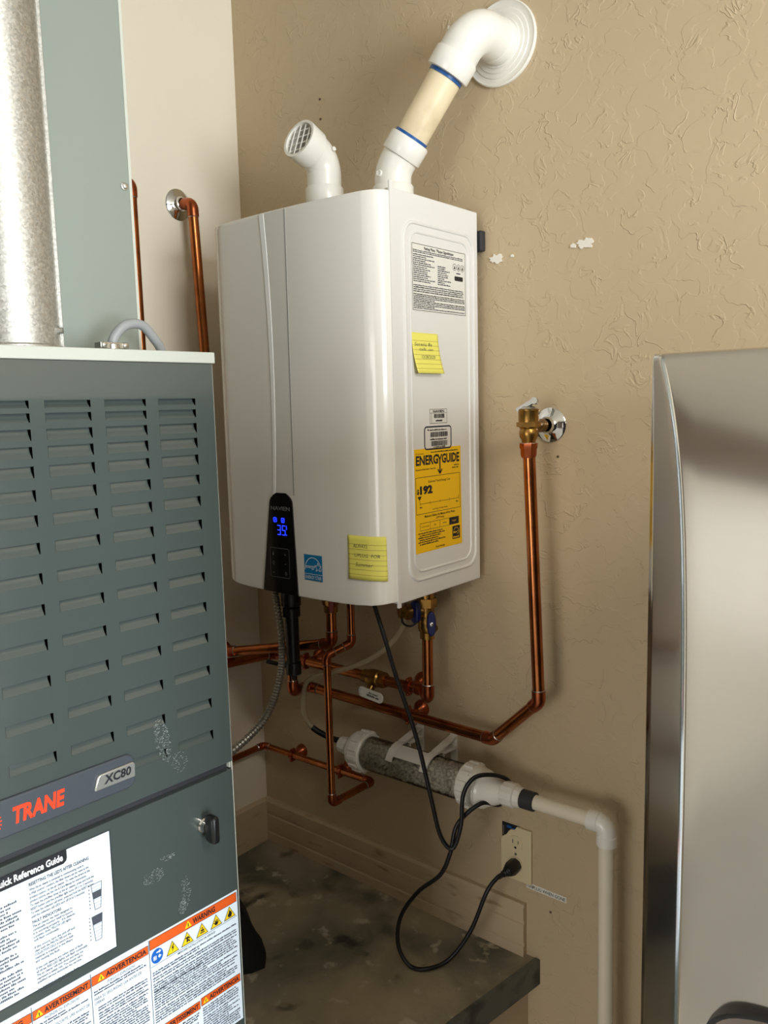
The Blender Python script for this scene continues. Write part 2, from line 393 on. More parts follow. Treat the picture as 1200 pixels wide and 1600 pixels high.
wl = struct(MB().box(-.12, 0, -1.95, 0, GZ, CZ).build('wall_left', 'wall_left', smooth=False), 'smooth cream wall behind the furnace and sheet metal duct', 'wall')
struct(MB().box(-.12, .45, RY-.12, RY, GZ, CZ).box(2.25, RX+.12, RY-.12, RY, GZ, CZ).box(.45, 2.25, RY-.12, RY, 1.75, CZ).build('wall_front', 'board', smooth=False), 'garage wall behind the viewer', 'wall')  # opening cut for the added rear fill light
mb = MB().box(RX, RX+.12, -.9, .12, GZ, CZ).box(RX, RX+.12, RY, -2.8, GZ, CZ).box(RX, RX+.12, -2.8, -.9, 1.85, CZ)
struct(mb.build('wall_right', 'board', smooth=False), 'garage wall with the open vehicle door', 'wall')
struct(MB().box(-.12, RX+.12, RY-.12, .12, CZ, CZ+.1).build('ceiling', 'ceiling', smooth=False), 'white garage ceiling', 'ceiling')
struct(MB().box(-.12, RX+14, RY-9, 9, GZ-.1, GZ).build('floor', 'asphalt', smooth=False), 'concrete garage floor', 'floor')
# raised platform: board on top, lip and fascia
pl = MB(); poly = [(0, 0), (0, -1.75), (.735, -1.75), (.752, -.25), (.792, 0)]
frz = (Vector((0, 0, 0)), Vector((1, 0, 0)), Vector((0, 1, 0)), Vector((0, 0, 1)))
pf = struct(pl.prism(poly, frz, -.045, 0).build('floor_platform', 'floor', smooth=False), 'stained concrete platform under the furnace and water heater', 'platform')
lp = MB().prism([(.737, -1.752), (.737+.012, -1.752), (.764, -.25), (.803, -.001), (.792, -.001), (.752, -.25)], frz, -.052, .002)
lp.build('edge_strip', 'lip', pf, smooth=False)
MB().prism([(0, -.001), (0, -1.72), (.715, -1.72), (.735, -.25), (.775, -.001)], frz, GZ, -.045).build('fascia', 'fascia', pf, smooth=False)
# baseboards
def base_profile(s, t):
    return [(0, 0), (t, 0), (t, .022), (t-.003, .024), (t-.003, .030), (t, .032), (t, .070), (t-.003, .072), (t-.003, .078), (t, .080), (t, .106), (t-.004, .112), (0, .113)]
prof = base_profile(0, .013)
mb = MB(); 
fx = (Vector((0, 0, 0)), Vector((0, -1, 0)), Vector((0, 0, 1)), Vector((1, 0, 0)))
mb.prism(prof, (Vector((0, 0, 0)), Vector((0, -1, 0)), Vector((0, 0, 1)), Vector((-1, 0, 0))), -.772, 0)
struct(mb.build('baseboard_back', 'base', smooth=False), 'scuffed tan baseboard along the wall under the water heater', 'baseboard')
prof2 = [(0, 0), (.012, 0), (.012, .108), (.008, .113), (0, .114)]
mb = MB(); mb.prism(prof2, (Vector((0, -.013, 0)), Vector((1, 0, 0)), Vector((0, 0, 1)), Vector((0, -1, 0))), 0, 1.0)
struct(mb.build('baseboard_left', 'base', smooth=False), 'tan baseboard in the corner behind the furnace', 'baseboard')
# spackle patches and nail holes: parts of the back wall
def blob(cx, cz, rx, rz, seed, n=22):
    rg = random.Random(seed); pts = []
    for k in range(n):
        a = 2*PI*k/n; r = rg.uniform(.55, 1.1); pts.append((cx+rx*r*math.cos(a), cz+rz*r*math.sin(a)))
    return pts
fw = FR((0, 0, 0), (1, 0, 0), (0, 0, 1))     # normal -Y
for (cx, cz, rx, rz, sd) in ((.712, 1.389, .016, .010, 3), (.890, 1.391, .017, .010, 5), (.868, 1.3905, .007, .005, 8), (.745, 1.3895, .004, .003, 9)):
    MB().prism(blob(cx, cz, rx, rz, sd), fw, 0, .0022).build('spackle_patch', 'spackle', wb, smooth=False)
for (x, z) in ((.2716, 1.7774), (.2716, 1.7369), (.826, .1143), (.839, 1.0205)):
    MB().lathe([(.0026, 0), (.0022, .0015), (.0010, .002), (0, .002)], (x, 0, z), (0, -1, 0), 10).build('nail_head', 'nail', wb)

# ================================================================== WATER HEATER
XR, XL, ZB, ZT, YS = .6814, .2414, .778, 1.474, -.278
H = thing('tankless_water_heater', 'large white wall-mounted tankless water heater with black control panel', 'water heater', (.461, -.02, ZB))
mb = MB().box(XL, XR, YS, -.02, ZB, ZT); hc = mb.build('cabinet', 'white_side', H, bevel=.002)
# folded side flange: small white tab standing proud at the front edge
MB().box(XR-.002, XR+.0012, YS-.004, YS+.004, ZB-.006, ZT+.010).build('seam_flange', 'white_side', H, smooth=False)
# embossed rounded rectangles on the side panel
for (a, b, c, d, rr, th) in ((-.247, -.036, .811, 1.427, .030, .0032), (-.232, -.052, .826, 1.412, .024, .0024)):
    pts = [Vector((XR, y, z)) for y, z in rrect(a, b, c, d, rr)]
    MB().tube(pts, th, 8, closed=True, flat=(1, 0, 0)).build('embossed_bead', 'white_side', H)
# front cover: plan profile swept in z with rolled top and bottom edges
plan = [(XR, YS), (XR-.0015, -.286), (XR-.005, -.294), (XR-.0105, -.301), (XR-.018, -.3062), (XR-.027, -.3095), (.6475, -.3118), (.6455, -.3122)]
for k in range(1, 12):
    t = k/12; x = .6455+(.300-.6455)*t; plan.append((x, -.3122-.0085*math.sin(PI*t)**.8))
plan += [(.300, -.3122), (.285, -.309), (.272, -.304), (.261, -.2975), (.252, -.290), (.2455, -.283), (XL, YS)]
def front_y(x):
    for (x0, y0), (x1, y1) in zip(plan, plan[1:]):
        if x1 <= x <= x0: return y0+(y1-y0)*(x-x0)/(x1-x0) if x0 != x1 else y0
    return -.31
def cover_bottom(x):
    t = (x-XL)/(XR-XL); return .7745+.010*abs(2*t-1)**6
lev = [(0, .985), (.002, .996), (.006, 1), (.03, 1), (.5, 1), (.97, 1), (.988, 1), (.996, .985), (1, .955)]
mb = MB(); n = len(plan)
for t, sc in lev:
    for x, y in plan:
        z = cover_bottom(x)+(ZT-.006-cover_bottom(x))*t
        mb.v.append(Vector((.4614+(x-.4614)*(1-(1-sc)*.10), YS+(y-YS)*sc, z)))
for i in range(len(lev)-1):
    for k in range(n-1): mb.f.append((i*n+k, i*n+k+1, (i+1)*n+k+1, (i+1)*n+k)); mb.m.append(0)
mb.f.append(tuple(range(n-1, -1, -1))); mb.m.append(0); mb.f.append(tuple((len(lev)-1)*n+k for k in range(n))); mb.m.append(0)
fc = mb.build('front_cover', 'white', H, ang=28)
def on_front(x, z, d): return Vector((x, front_y(x)-d, z))
def front_strip(name, left, right, mat, parent, d, nz=24, nx=3, z0=None, z1=None):
    """a thin raised strip following the cover: left(z), right(z)"""
    m_ = MB(); cols = nx+1
    for i in range(nz+1):
        z = z0+(z1-z0)*i/nz
        for k in range(cols):
            x = left(z)+(right(z)-left(z))*k/nx; m_.v.append(on_front(x, z, d))
    b = len(m_.v)
    for i in range(nz+1):
        z = z0+(z1-z0)*i/nz
        for k in range(cols):
            x = left(z)+(right(z)-left(z))*k/nx; m_.v.append(on_front(x, z, -.001))
    q = lambda i, k: i*cols+k
    for i in range(nz):
        for k in range(nx): m_.f.append((q(i, k), q(i, k+1), q(i+1, k+1), q(i+1, k))); m_.m.append(0)
        m_.f.append((q(i, 0), q(i+1, 0), b+q(i+1, 0), b+q(i, 0))); m_.m.append(0)
        m_.f.append((q(i, nx), b+q(i, nx), b+q(i+1, nx), q(i+1, nx))); m_.m.append(0)
    for k in range(nx):
        m_.f.append((q(0, k), b+q(0, k), b+q(0, k+1), q(0, k+1))); m_.m.append(0)
        m_.f.append((q(nz, k), q(nz, k+1), b+q(nz, k+1), b+q(nz, k))); m_.m.append(0)
    return m_.build(name, mat, parent, ang=30)
ss = lambda z: (z-.965)/(1.466-.965)
sl = lambda z: .4188+.0335*ss(z)-.0405*ss(z)**2
front_strip('silver_stripe', sl, lambda z: sl(z)+.0065+.0055*ss(z), 'stripe', fc, .0012, z0=.962, z1=1.4655)
front_strip('grey_band', lambda z: sl(z)+.0075+.0055*ss(z), lambda z: .4735+.003*ss(z), 'band', fc, .0004, z0=.962, z1=1.4655)
front_strip('groove_line', lambda z: .4735+.003*ss(z), lambda z: .4765+.003*ss(z), 'grey_line', fc, .0007, z0=.962, z1=1.4655)
# control panel
def cpl(z): return .3825+(.4105-.3825)*min(1, (z-.775)/.175)+.020*max(0, (z-.948)/.018)**2
def cpr(z): return .4775+(.4705-.4775)*min(1, (z-.775)/.175)-.018*max(0, (z-.948)/.018)**2
cp = front_strip('control_panel', cpl, cpr, 'black_gloss', H, .0028, nz=40, nx=6, z0=.7752, z1=.9655)
tag(cp, 'black glossy control panel with blue digits')
fp = FR((0, front_y(.44)-.0031, 0), (1, 0, 0), (0, 0, 1))
pm = MB()
pm.text(fp, 'NAVIEN', .4145, .9330, .0075, 0, width=.050, bold=.012)
pm.line(fp, rrect(.407, .4585, .8055, .8610, .004), .0006, 0, closed=True)
for (bx, bz, ch) in ((.4155, .8470, 't'), (.448, .8470, '+'), (.4155, .8290, 'o'), (.448, .8290, '-'), (.4155, .8110, '-'), (.448, .8110, '0')):
    if ch == 't': pm.poly(fp, [(bx-.0022, bz), (bx+.0022, bz), (bx+.0008, bz+.002), (bx+.0008, bz+.006), (bx-.0008, bz+.006), (bx-.0008, bz+.002)], 0)
    elif ch == '+': pm.rect(fp, bx-.0028, bx+.0028, bz+.0022, bz+.0030, 0); pm.rect(fp, bx-.0004, bx+.0004, bz, bz+.0054, 0)
    elif ch == '-': pm.rect(fp, bx-.0028, bx+.0028, bz+.0022, bz+.0030, 0)
    else: pm.line(fp, [(bx+.0022*math.cos(a*PI/6), bz+.003+.003*math.sin(a*PI/6)) for a in range(12)], .0008, 0, closed=True)
pm.build('print', 'panel_grey', cp, smooth=False)
# blue digits: seven-segment 35 with a trailing mark, two small icons above
led = MB(); SEG = {'3': 'abcdg', '5': 'acdfg', '1': 'bc'}
def digit(ch, x, z, wd, h, t=.0013):
    for sg in SEG[ch]:
        r = {'a': (0, wd, h-t, h), 'g': (0, wd, h/2-t/2, h/2+t/2), 'd': (0, wd, 0, t), 'b': (wd-t, wd, h/2, h), 'c': (wd-t, wd, 0, h/2), 'f': (0, t, h/2, h), 'e': (0, t, 0, h/2)}[sg]
        led.rect(fp, x+r[0], x+r[1], z+r[2], z+r[3], 0)
digit('3', .4300, .8865, .0085, .0185); digit('5', .4425, .8865, .0085, .0185); led.rect(fp, .4535, .4548, .8975, .9050, 0); led.rect(fp, .4525, .4545, .8868, .8885, 0)
for bx in (.4205, .4415):
    led.line(fp, rrect(bx, bx+.0075, .9105, .9185, .002), .0012, 0, closed=True); led.line(fp, [(bx+.002, .9125), (bx+.0055, .9165)], .0012, 0)
tag(led.build('digits', 'led', cp, smooth=False), 'blue glowing digits')
# blue square sticker on the cover
ex0, ex1, ez0, ez1 = .4945, .5395, .8085, .8560
fe = FR((0, front_y(.517)-.0002, 0), (1, 0, 0), (0, 0, 1))
est = MB().prism([(ex0, ez0), (ex1, ez0), (ex1, ez1), (ex0, ez1)], fe, 0, .0005).build('efficiency_sticker', 'es_blue', H, smooth=False)
tag(est, 'square blue sticker with white star and arc')
pm = MB(); D = .0008
pm.rect(fe, ex0, ex1, .8200, .8208, 0, D)
pm.text(fe, 'ENERGY STAR', .517, .8112, .0066, 0, width=.040, d=D, align='C')
pm.line(fe, [(.517+.0205*math.cos(PI*(1-k/16)), .8275+.0235*math.sin(PI*(1-k/16))) for k in range(17)], .0011, 0, D)
pm.text(fe, 'energy', .4985, .8310, .0075, 0, width=.0245, d=D, shear=.45)
st = [(.5295+.0088*(1 if k % 2 == 0 else .42)*math.cos(PI/2+k*PI/5), .8340+.0088*(1 if k % 2 == 0 else .42)*math.sin(PI/2+k*PI/5)) for k in range(10)]
pm.line(fe, st, .0010, 0, D, closed=True)
pm.build('print', 'white_ink', est, smooth=False)
# bracket behind the cabinet, seen at the wall
MB().box(XR-.02, XR+.006, -.016, -.001, 1.405, 1.442).box(XL+.02, XR-.02, -.022, -.0005, 1.36, 1.44).build('wall_bracket', 'rubber', H, smooth=False, bevel=.002)
# ---- side labels; frame on the +X face: u=+Y, v=+Z
fs = FR((XR, 0, 0), (0, 1, 0), (0, 0, 1))
rp = MB().prism([(-.2255, 1.2810), (-.0620, 1.2810), (-.0620, 1.3945), (-.2255, 1.3945)], fs, 0, .0005).build('rating_plate', 'paper_warm', H, smooth=False)
tag(rp, 'white rating label with fine print')
rg = random.Random(11); pm = MB(); D = .0008
pm.line(fs, [(-.2240, 1.2825), (-.0635, 1.2825), (-.0635, 1.3930), (-.2240, 1.3930)], .0008, 0, D, closed=True)
pm.text(fs, 'Rating Plate, *Plaque Signalétique', -.145, 1.3855, .0048, 0, width=.088, d=D, align='C', bold=.02)
for k in range(2): pm.greek(fs, -.2215, -.070, 1.3815-.0028*k, .0020, 1, D, rg)
for k in range(14):
    z = 1.3745-.0034*k; pm.greek(fs, -.2215, -.2215+rg.uniform(.035, .066), z, .0022, 1, D, rg)
    if k > 3: pm.greek(fs, -.1500, -.1500+rg.uniform(.02, .045), z, .0022, 1, D, rg)
for k in range(3):
    cx = -.0975+.0125*k; pm.line(fs, [(cx+.0052*math.cos(a*PI/8), 1.3660+.0058*math.sin(a*PI/8)) for a in range(16)], .0007, 0, D, closed=True)
    pm.poly(fs, [(cx-.0025, 1.3630), (cx+.0025, 1.3630), (cx, 1.3695)], 0, D)
pm.greek(fs, -.092, -.077, 1.3545, .0030, 1, D, rg)
pm.poly(fs, rrect(-.098, -.0715, 1.3425, 1.3505, .002), 0, D)
for k in range(4): pm.greek(fs, -.2215, -.070, 1.3235-.0034*k, .0022, 0 if k % 2 else 1, D, rg)
for k in range(9):
    pm.greek(fs, -.2215, -.066 if k % 4 < 3 else -.16, 1.3085-.0029*k, .0020, 0 if k in (0, 1, 4, 7) else 1, D, rg)
pm.build('print', ['ink', 'ink_grey'], rp, smooth=False)
s1 = MB().prism([(-.1815, 1.0865), (-.1275, 1.0865), (-.1275, 1.1135), (-.1815, 1.1135)], fs, 0, .0004).build('serial_sticker', 'paper_warm', H, smooth=False)
pm = MB(); pm.line(fs, [(-.1805, 1.0875), (-.1285, 1.0875), (-.1285, 1.1125), (-.1805, 1.1125)], .0006, 0, D, closed=True)
pm.rect(fs, -.1805, -.1285, 1.1055, 1.1060, 0, D); pm.text(fs, 'NAVIEN', -.154, 1.1068, .0042, 0, width=.034, d=D, align='C', bold=.03)
x = -.168
while x < -.136:
    wd = rg.choice((.0006, .0006, .0012, .0018)); pm.rect(fs, x, x+wd, 1.0965, 1.1040, 0, D); x += wd+rg.choice((.0006, .0010))
pm.greek(fs, -.163, -.142, 1.0905, .0034, 0, D, rg); pm.rect(fs, -.1760, -.1754, 1.0875, 1.1055, 0, D)
pm.build('print', 'ink', s1, smooth=False)
s2 = MB().prism(rrect(-.1995, -.1140, 1.0400, 1.0835, .006), fs, 0, .0004).build('barcode_sticker', 'paper_warm', H, smooth=False)
pm = MB(); pm.line(fs, rrect(-.1975, -.1160, 1.0420, 1.0815, .006), .0026, 1, D, closed=True)
pm.rect(fs, -.1885, -.1850, 1.0745, 1.0775, 0, D); pm.greek(fs, -.1830, -.130, 1.0745, .0026, 0, D, rg)
for (a, b, z0, z1) in ((-.180, -.127, 1.0630, 1.0720), (-.178, -.128, 1.0470, 1.0560)):
    x = a
    while x < b: wd = rg.choice((.0006, .0006, .0012, .0018)); pm.rect(fs, x, min(x+wd, b), z0, z1, 0, D); x += wd+rg.choice((.0006, .0010))
pm.greek(fs, -.181, -.130, 1.0578, .0030, 0, D, rg); pm.greek(fs, -.172, -.134, 1.0440, .0024, 0, D, rg)
pm.build('print', ['ink', 'ink_navy'], s2, smooth=False)
# yellow energy label
ey = MB().prism([(-.2290, .8585), (-.0835, .8585), (-.0855, 1.0435), (-.2310, 1.0435)], fs, 0, .0005).build('energy_label', 'eg_yellow', H, smooth=False)
tag(ey, 'bright yellow label with black print')
pm = MB(); D = .0008
pm.text(fs, 'U.S. Government', -.2255, 1.0340, .0028, 0, width=.025, d=D); pm.greek(fs, -.180, -.092, 1.0355, .0022, 0, D, rg)
pm.text(fs, 'ENERG', -.2245, 1.0155, .0165, 0, width=.0665, d=D, bold=.035); pm.text(fs, 'GUIDE', -.1465, 1.0155, .0165, 0, width=.0560, d=D, bold=.035)
yx = -.1525
pm.line(fs, [(yx-.0062, 1.0315), (yx, 1.0220)], .0032, 0, D); pm.line(fs, [(yx+.0062, 1.0315), (yx, 1.0220)], .0032, 0, D); pm.line(fs, [(yx, 1.0230), (yx, .9975)], .0034, 0, D)
pm.line(fs, [(yx-.0065, 1.0045), (yx, .9965), (yx+.0065, 1.0045)], .0030, 0, D)
pm.text(fs, 'Instantaneous Water Heater - Natural Gas', -.2255, 1.0060, .0028, 0, width=.060, d=D, bold=.015)
pm.greek(fs, -.108, -.092, 1.0080, .0026, 0, D, rg); pm.greek(fs, -.114, -.092, 1.0035, .0026, 0, D, rg)
pm.line(fs, [(-.2255, .9285), (-.0885, .9285), (-.0900, .9935), (-.2260, .9935)], .0008, 0, D, closed=True)
pm.text(fs, 'Estimated Yearly Energy Cost', -.155, .9825, .0045, 0, width=.068, d=D, align='C')
pm.text(fs, '$', -.2235, .9645, .0090, 0, width=.0070, d=D, bold=.03); pm.text(fs, '1', -.2140, .9640, .0135, 0, width=.0058, d=D, bold=.06); pm.text(fs, '92', -.2050, .9640, .0135, 0, width=.0285, d=D, bold=.06)
pm.poly(fs, [(-.2215, .9600), (-.2155, .9525), (-.2095, .9600)], 0, D)
pm.rect(fs, -.2145, -.0935, .9460, .9467, 0, D)
for k in range(5): pm.rect(fs, -.2145+.0302*k-.0004, -.2145+.0302*k+.0004, .9440, .9490 if k not in (0, 4) else .9520, 0, D)
pm.greek(fs, -.2155, -.207, .9390, .0032, 0, D, rg); pm.greek(fs, -.102, -.094, .9390, .0032, 0, D, rg)
pm.text(fs, 'Cost Range of Similar Models', -.154, .9325, .0030, 0, width=.047, d=D, align='C')
pm.text(fs, 'Maximum Gallons Per Minute of Hot Water', -.154, .9210, .0042, 0, width=.095, d=D, align='C', bold=.015); pm.text(fs, '(GPM Rating)', -.154, .9155, .0038, 0, width=.025, d=D, align='C')
for k, tx in enumerate(('very small', 'low', 'medium', 'high')):
    x0 = -.2155+.0302*k; pm.line(fs, [(x0, .8985), (x0+.0302, .8985), (x0+.0302, .9115), (x0, .9115)], .0006, 0, D, closed=True)
    if k == 3: pm.rect(fs, x0, x0+.0302, .8985, .9115, 0, D)
    else: pm.text(fs, tx, x0+.0151, .9040, .0028, 0, width=.0022*len(tx), d=D, align='C')
for k in range(6): pm.greek(fs, -.2215+(.004 if k % 2 else 0), -.2215+rg.uniform(.06, .085), .8925-.0040*k, .0026, 0, D, rg)
pm.text(fs, 'ftc.gov/energy', -.155, .8625, .0032, 0, width=.028, d=D, align='C', bold=.02)
pm.rect(fs, -.1155, -.0910, .8700, .8945, 0, D)
pm.build('print', 'ink', ey, smooth=False)
pm = MB(); D2 = .0010
pm.line(fs, [(-.1033+.0098*math.cos(PI*(1-k/12)), .8800+.0110*math.sin(PI*(1-k/12))) for k in range(13)], .0008, 0, D2)
pm.line(fs, [(-.0985+.0045*(1 if k % 2 == 0 else .42)*math.cos(PI/2+k*PI/5), .8815+.0045*(1 if k % 2 == 0 else .42)*math.sin(PI/2+k*PI/5)) for k in range(10)], .0006, 0, D2, closed=True)
pm.greek(fs, -.1135, -.0930, .8720, .0034, 0, D2, rg); pm.greek(fs, -.1120, -.1030, .8810, .0034, 0, D2, rg); pm.text(fs, 'high', -.1098, .9040, .0030, 0, width=.012, d=D2, align='C')
pm.build('print', 'eg_yellow', ey, smooth=False)
# ---- sticky notes (things resting on the heater)
def sticky(name, label, O, u, v, wd, ht, lines, curl, rows, tail=0, surf=None):
    O = Vector(O); u = Vector(u).normalized(); v = Vector(v).normalized(); nn = u.cross(v)
    f = lambda a, b: O+u*(a+tail*(1-b/ht))+v*b+nn*(.0008+curl*(1-b/ht)**2.2)
    if surf: f = lambda a, b: surf(a, b, ht)
    def sheet(m_, a0, a1, b0, b1, mi, d, na=16, nb=10):
        k = len(m_.v)
        for j in range(nb+1):
            for i in range(na+1):
                a = a0+(a1-a0)*i/na; b = b0+(b1-b0)*j/nb; m_.v.append(f(a, b)+nn*d)
        for j in range(nb):
            for i in range(na):
                q = k+j*(na+1)+i; m_.f.append((q, q+1, q+na+2, q+na+1)); m_.m.append(mi)
    t = thing(name, label, 'sticky note', tuple(O+u*wd/2), 'handwritten notes on the water heater')
    m_ = MB(); sheet(m_, 0, wd, 0, ht, 0, 0); sh = m_.build('paper_sheet', 'note', t)
    so = sh.modifiers.new('thick', 'SOLIDIFY'); so.thickness = .0003; so.offset = -1
    m_ = MB()
    for k in range(rows): b = ht*(.80-.80*k/rows); sheet(m_, 0, wd, b, b+.0006, 0, .0003, 16, 1)
    tmp = MB()
    for (tx, a, b, h, w_, sh_) in lines: tmp.text(FR((0, 0, 0), (1, 0, 0), (0, 1, 0)), tx, a, b, h, 1, width=w_, shear=sh_, bold=-.008)
    k = len(m_.v); m_.v += [f(q.x, q.y)+nn*.0005 for q in tmp.v]; m_.f += [tuple(k+i for i in q) for q in tmp.f]; m_.m += tmp.m
    m_.build('writing', ['note_line', 'pen'], t, smooth=False)
    return t
sticky('sticky_note', 'yellow lined sticky note curling below the rating label on heater side', (XR, -.2310, 1.1750), (0, 1, 0), (0, 0, 1), .0775, .0695,
       [('Serena 8x', .006, .047, .0062, .052, .2), ('talk on', .018, .039, .0055, .040, .2), ('12/28/2020', .021, .0255, .0062, .040, .25)], .010, 7, tail=.006)
# walk along the cover's plan from x=.600 to the right, so the note hugs the rounded corner
pl_ = [q for q in reversed(plan) if q[0] > .601]; pl_ = [(.600, front_y(.600))]+pl_
def along(a):
    for (x0, y0), (x1, y1) in zip(pl_, pl_[1:]):
        l = math.hypot(x1-x0, y1-y0)
        if a <= l: t = a/l; return Vector((x0+(x1-x0)*t, y0+(y1-y0)*t, 0)), Vector((y1-y0, -(x1-x0), 0)).normalized()
        a -= l
    return Vector((x1, y1, 0)), Vector((1, 0, 0))
def hug(a, b, ht):
    p, n_ = along(a+.001*(1-b/ht)); return p+n_*(.0010+.0016*(1-b/ht)**2)+Vector((0, 0, .8225+b))
sticky('sticky_note', 'yellow lined sticky note on rounded front corner near heater bottom', (.600, front_y(.60), .8225), (1, -.02, 0), (0, 0, 1), .0760, .0770,
       [('ALWAYS', .012, .056, .0070, .030, .15), ('UPLUG  FOR', .015, .040, .0060, .050, .15), ('Summer', .016, .0235, .0070, .036, .25)], .0012, 7, surf=hug)

# ================================================================== VENTS ON TOP
def socket_ring(m_, p, d, r0, r1, l, mi=0, seg=32):
    """pipe socket collar at p along d"""
    m_.lathe([(r0, 0), (r1-.001, .001), (r1, .003), (r1, l-.004), (r1-.002, l-.001), (r0-.001, l)], p, d, seg, mi); return m_
I = thing('air_intake_vent', 'white angled plastic intake elbow with screen on heater top, left one', 'vent pipe', (.407, -.14, ZT))
RP = .0302
MB().lathe([(RP, 0), (RP, .075)], (.407, -.14, ZT+.0005), (0, 0, 1), 32).build('pipe', 'pvc_cream', I)
dI = Vector((.0, -.93, .36)).normalized(); bI = Vector((.407, -.14, 1.597))
end = bI+dI*.072
m_ = MB(); m_.tube(fillet([(.407, -.14, 1.515), tuple(bI), tuple(end-dI*.012)], .062, 14), .0335, 32, cap=False)
socket_ring(m_, Vector((.407, -.14, 1.512)), (0, 0, 1), .031, .0372, .034)
# open mouth: outer collar and inner lining
m_.lathe([(.0335, -.040), (.0372, -.037), (.0382, -.004), (.0375, 0), (.0325, 0), (.0315, -.006), (.0305, -.045)], end, dI, 40)
m_.lathe([(.0045, 0), (.0045, .002), (.0035, .003), (0, .003)], bI+Vector((.0345, -.008, .012)), (1, -.1, .25), 12)
m_.build('elbow', 'pvc', I)
u_, v_, a_ = frame_from(dI); m_ = MB()
for k in (-1.5, -.5, .5, 1.5):
    o_ = .0135*k; h_ = math.sqrt(max(.031**2-o_**2, 0)); cc = end-dI*.004
    m_.tube([cc+u_*o_-v_*h_, cc+u_*o_+v_*h_], .0013, 6); m_.tube([cc+v_*o_-u_*h_-dI*.0015, cc+v_*o_+u_*h_-dI*.0015], .0013, 6)
m_.build('screen', 'pvc', I)
m_ = MB().lathe([(.0303, 0), (.0303, .001)], end-dI*.046, dI, 32); m_.build('duct_shadow_disc', 'rubber', I).name = 'mouth_shade_disc'  # dark disc stands in for the shade deep inside the mouth
m_ = MB(); m_.tube([end-dI*.040+v_*.02-u_*.012, end-dI*.040-v_*.02+u_*.006], .006, 8); m_.build('blue_stain', 'primer', I)

X_ = thing('exhaust_vent', 'white plastic exhaust pipe bending from heater top into the wall', 'vent pipe', (.578, -.14, ZT))
b1 = Vector((.578, -.14, 1.545)); b2 = Vector((.726, -.094, 1.762)); dr = (b2-b1).normalized()
m_ = MB(); m_.tube(fillet([(.578, -.14, ZT+.0005), tuple(b1), tuple(b1+dr*.045)], .055, 12), .0335, 32)
socket_ring(m_, Vector((.578, -.14, ZT+.0005)), (0, 0, 1), .031, .0375, .044); socket_ring(m_, b1+dr*.026, dr, .031, .0378, .036)
m_.lathe([(.006, 0), (.006, .002), (.005, .003), (.0035, .0025), (0, .0025)], b1+Vector((-.004, -.0335, -.010)), (0, -1, 0), 14)
m_.build('lower_elbow', 'pvc', X_)
MB().lathe([(.0318, 0), (.0318, .006)], b1+dr*.0605, dr, 32).build('cement_ring', 'primer', X_)
MB().lathe([(RP, 0), (RP, (b2-b1).length-.105)], b1+dr*.055, dr, 32).build('pipe', 'pvc_cream', X_)
MB().lathe([(.0318, 0), (.0318, .008)], b2-dr*.092, dr, 32).build('cement_ring', 'primer', X_)
m_ = MB(); m_.tube(fillet([tuple(b2-dr*.080), tuple(b2), (.726, -.004, 1.762)], .070, 18), .0365, 36)
socket_ring(m_, b2-dr*.086, dr, .031, .0400, .036); m_.lathe([(.0370, 0), (.0382, .002), (.0382, .022), (.037, .024)], (.726, -.030, 1.762), (0, 1, 0), 36)
m_.lathe([(.004, 0), (.0035, .0025), (0, .003)], b2-dr*.012+Vector((-.030, -.018, .012)), (-.8, -.4, .4), 10)
up = m_.build('upper_elbow', 'pvc', X_)
st_ = [(r*math.cos(t), r*math.sin(t)) for r, tt in ((.0372, range(78, 124, 5)), (.0378, range(123, 77, -5))) for t in [math.radians(q) for q in tt]]
MB().prism(st_, (Vector((.726, -.046, 1.762)), Vector((1, 0, 0)), Vector((0, 0, 1)), Vector((0, -1, 0))), -.005, .005).build('size_sticker', 'rubber', up)
m_ = MB(); m_.lathe([(.036, .010), (.042, .0095), (.043, .0080), (.050, .0078), (.051, .0064), (.0585, .006), (.0595, .0048), (.068, .0045), (.0705, .0060), (.0725, .0045), (.0725, 0), (.036, 0)], (.7235, -.0003, 1.7625), (0, -1, 0), 56)
tag(m_.build('wall_flange', 'pvc', X_), 'round stepped white wall plate')

# ================================================================== PIPE KITS
def copper(name, label, pts, r, bend, group, joints=(), sleeves=True, cat='pipe'):
    """a copper run: tube with bends; at each bend an elbow sleeve with solder rings"""
    pts = [Vector(q) for q in pts]; t = thing(name, label, cat, tuple(pts[0]), group)
    m_ = MB(); m_.tube(fillet(pts, bend, 8), r, 18); m_.build('tube', 'copper', t)
    for i in range(1, len(pts)-1):
        a = (pts[i-1]-pts[i]); b = (pts[i+1]-pts[i]); ang = a.angle(b)
        if abs(PI-ang) < .1: continue
        la = min(bend/math.tan(ang/2)+r*1.1, a.length*.7); lb = min(bend/math.tan(ang/2)+r*1.1, b.length*.7); a.normalize(); b.normalize()
        m_ = MB(); m_.tube(fillet([pts[i]+a*la, pts[i], pts[i]+b*lb], bend, 8), r+.0016, 18)
        e = m_.build('elbow', 'copper_dull', t)
        for q, l in ((a, la), (b, lb)):
            MB().lathe([(r+.0004, 0), (r+.0013, .0005), (r+.0004, .0022)], pts[i]+q*l, q, 18).build('solder_ring', 'solder', e)
    return t
R34, R12 = .0111, .0080
G1 = 'copper water pipes under the heater'
# relief discharge line
copper('copper_drain_pipe', 'long copper pipe from brass relief valve, angling left under the heater', [(.8235, -.08, 1.045), (.8440, -.08, .578), (.7260, -.05, .4663), (.2140, -.05, .4700), (.2450, -.125, .4850), (.252, -.128, .7775)], R34, .017, G1)
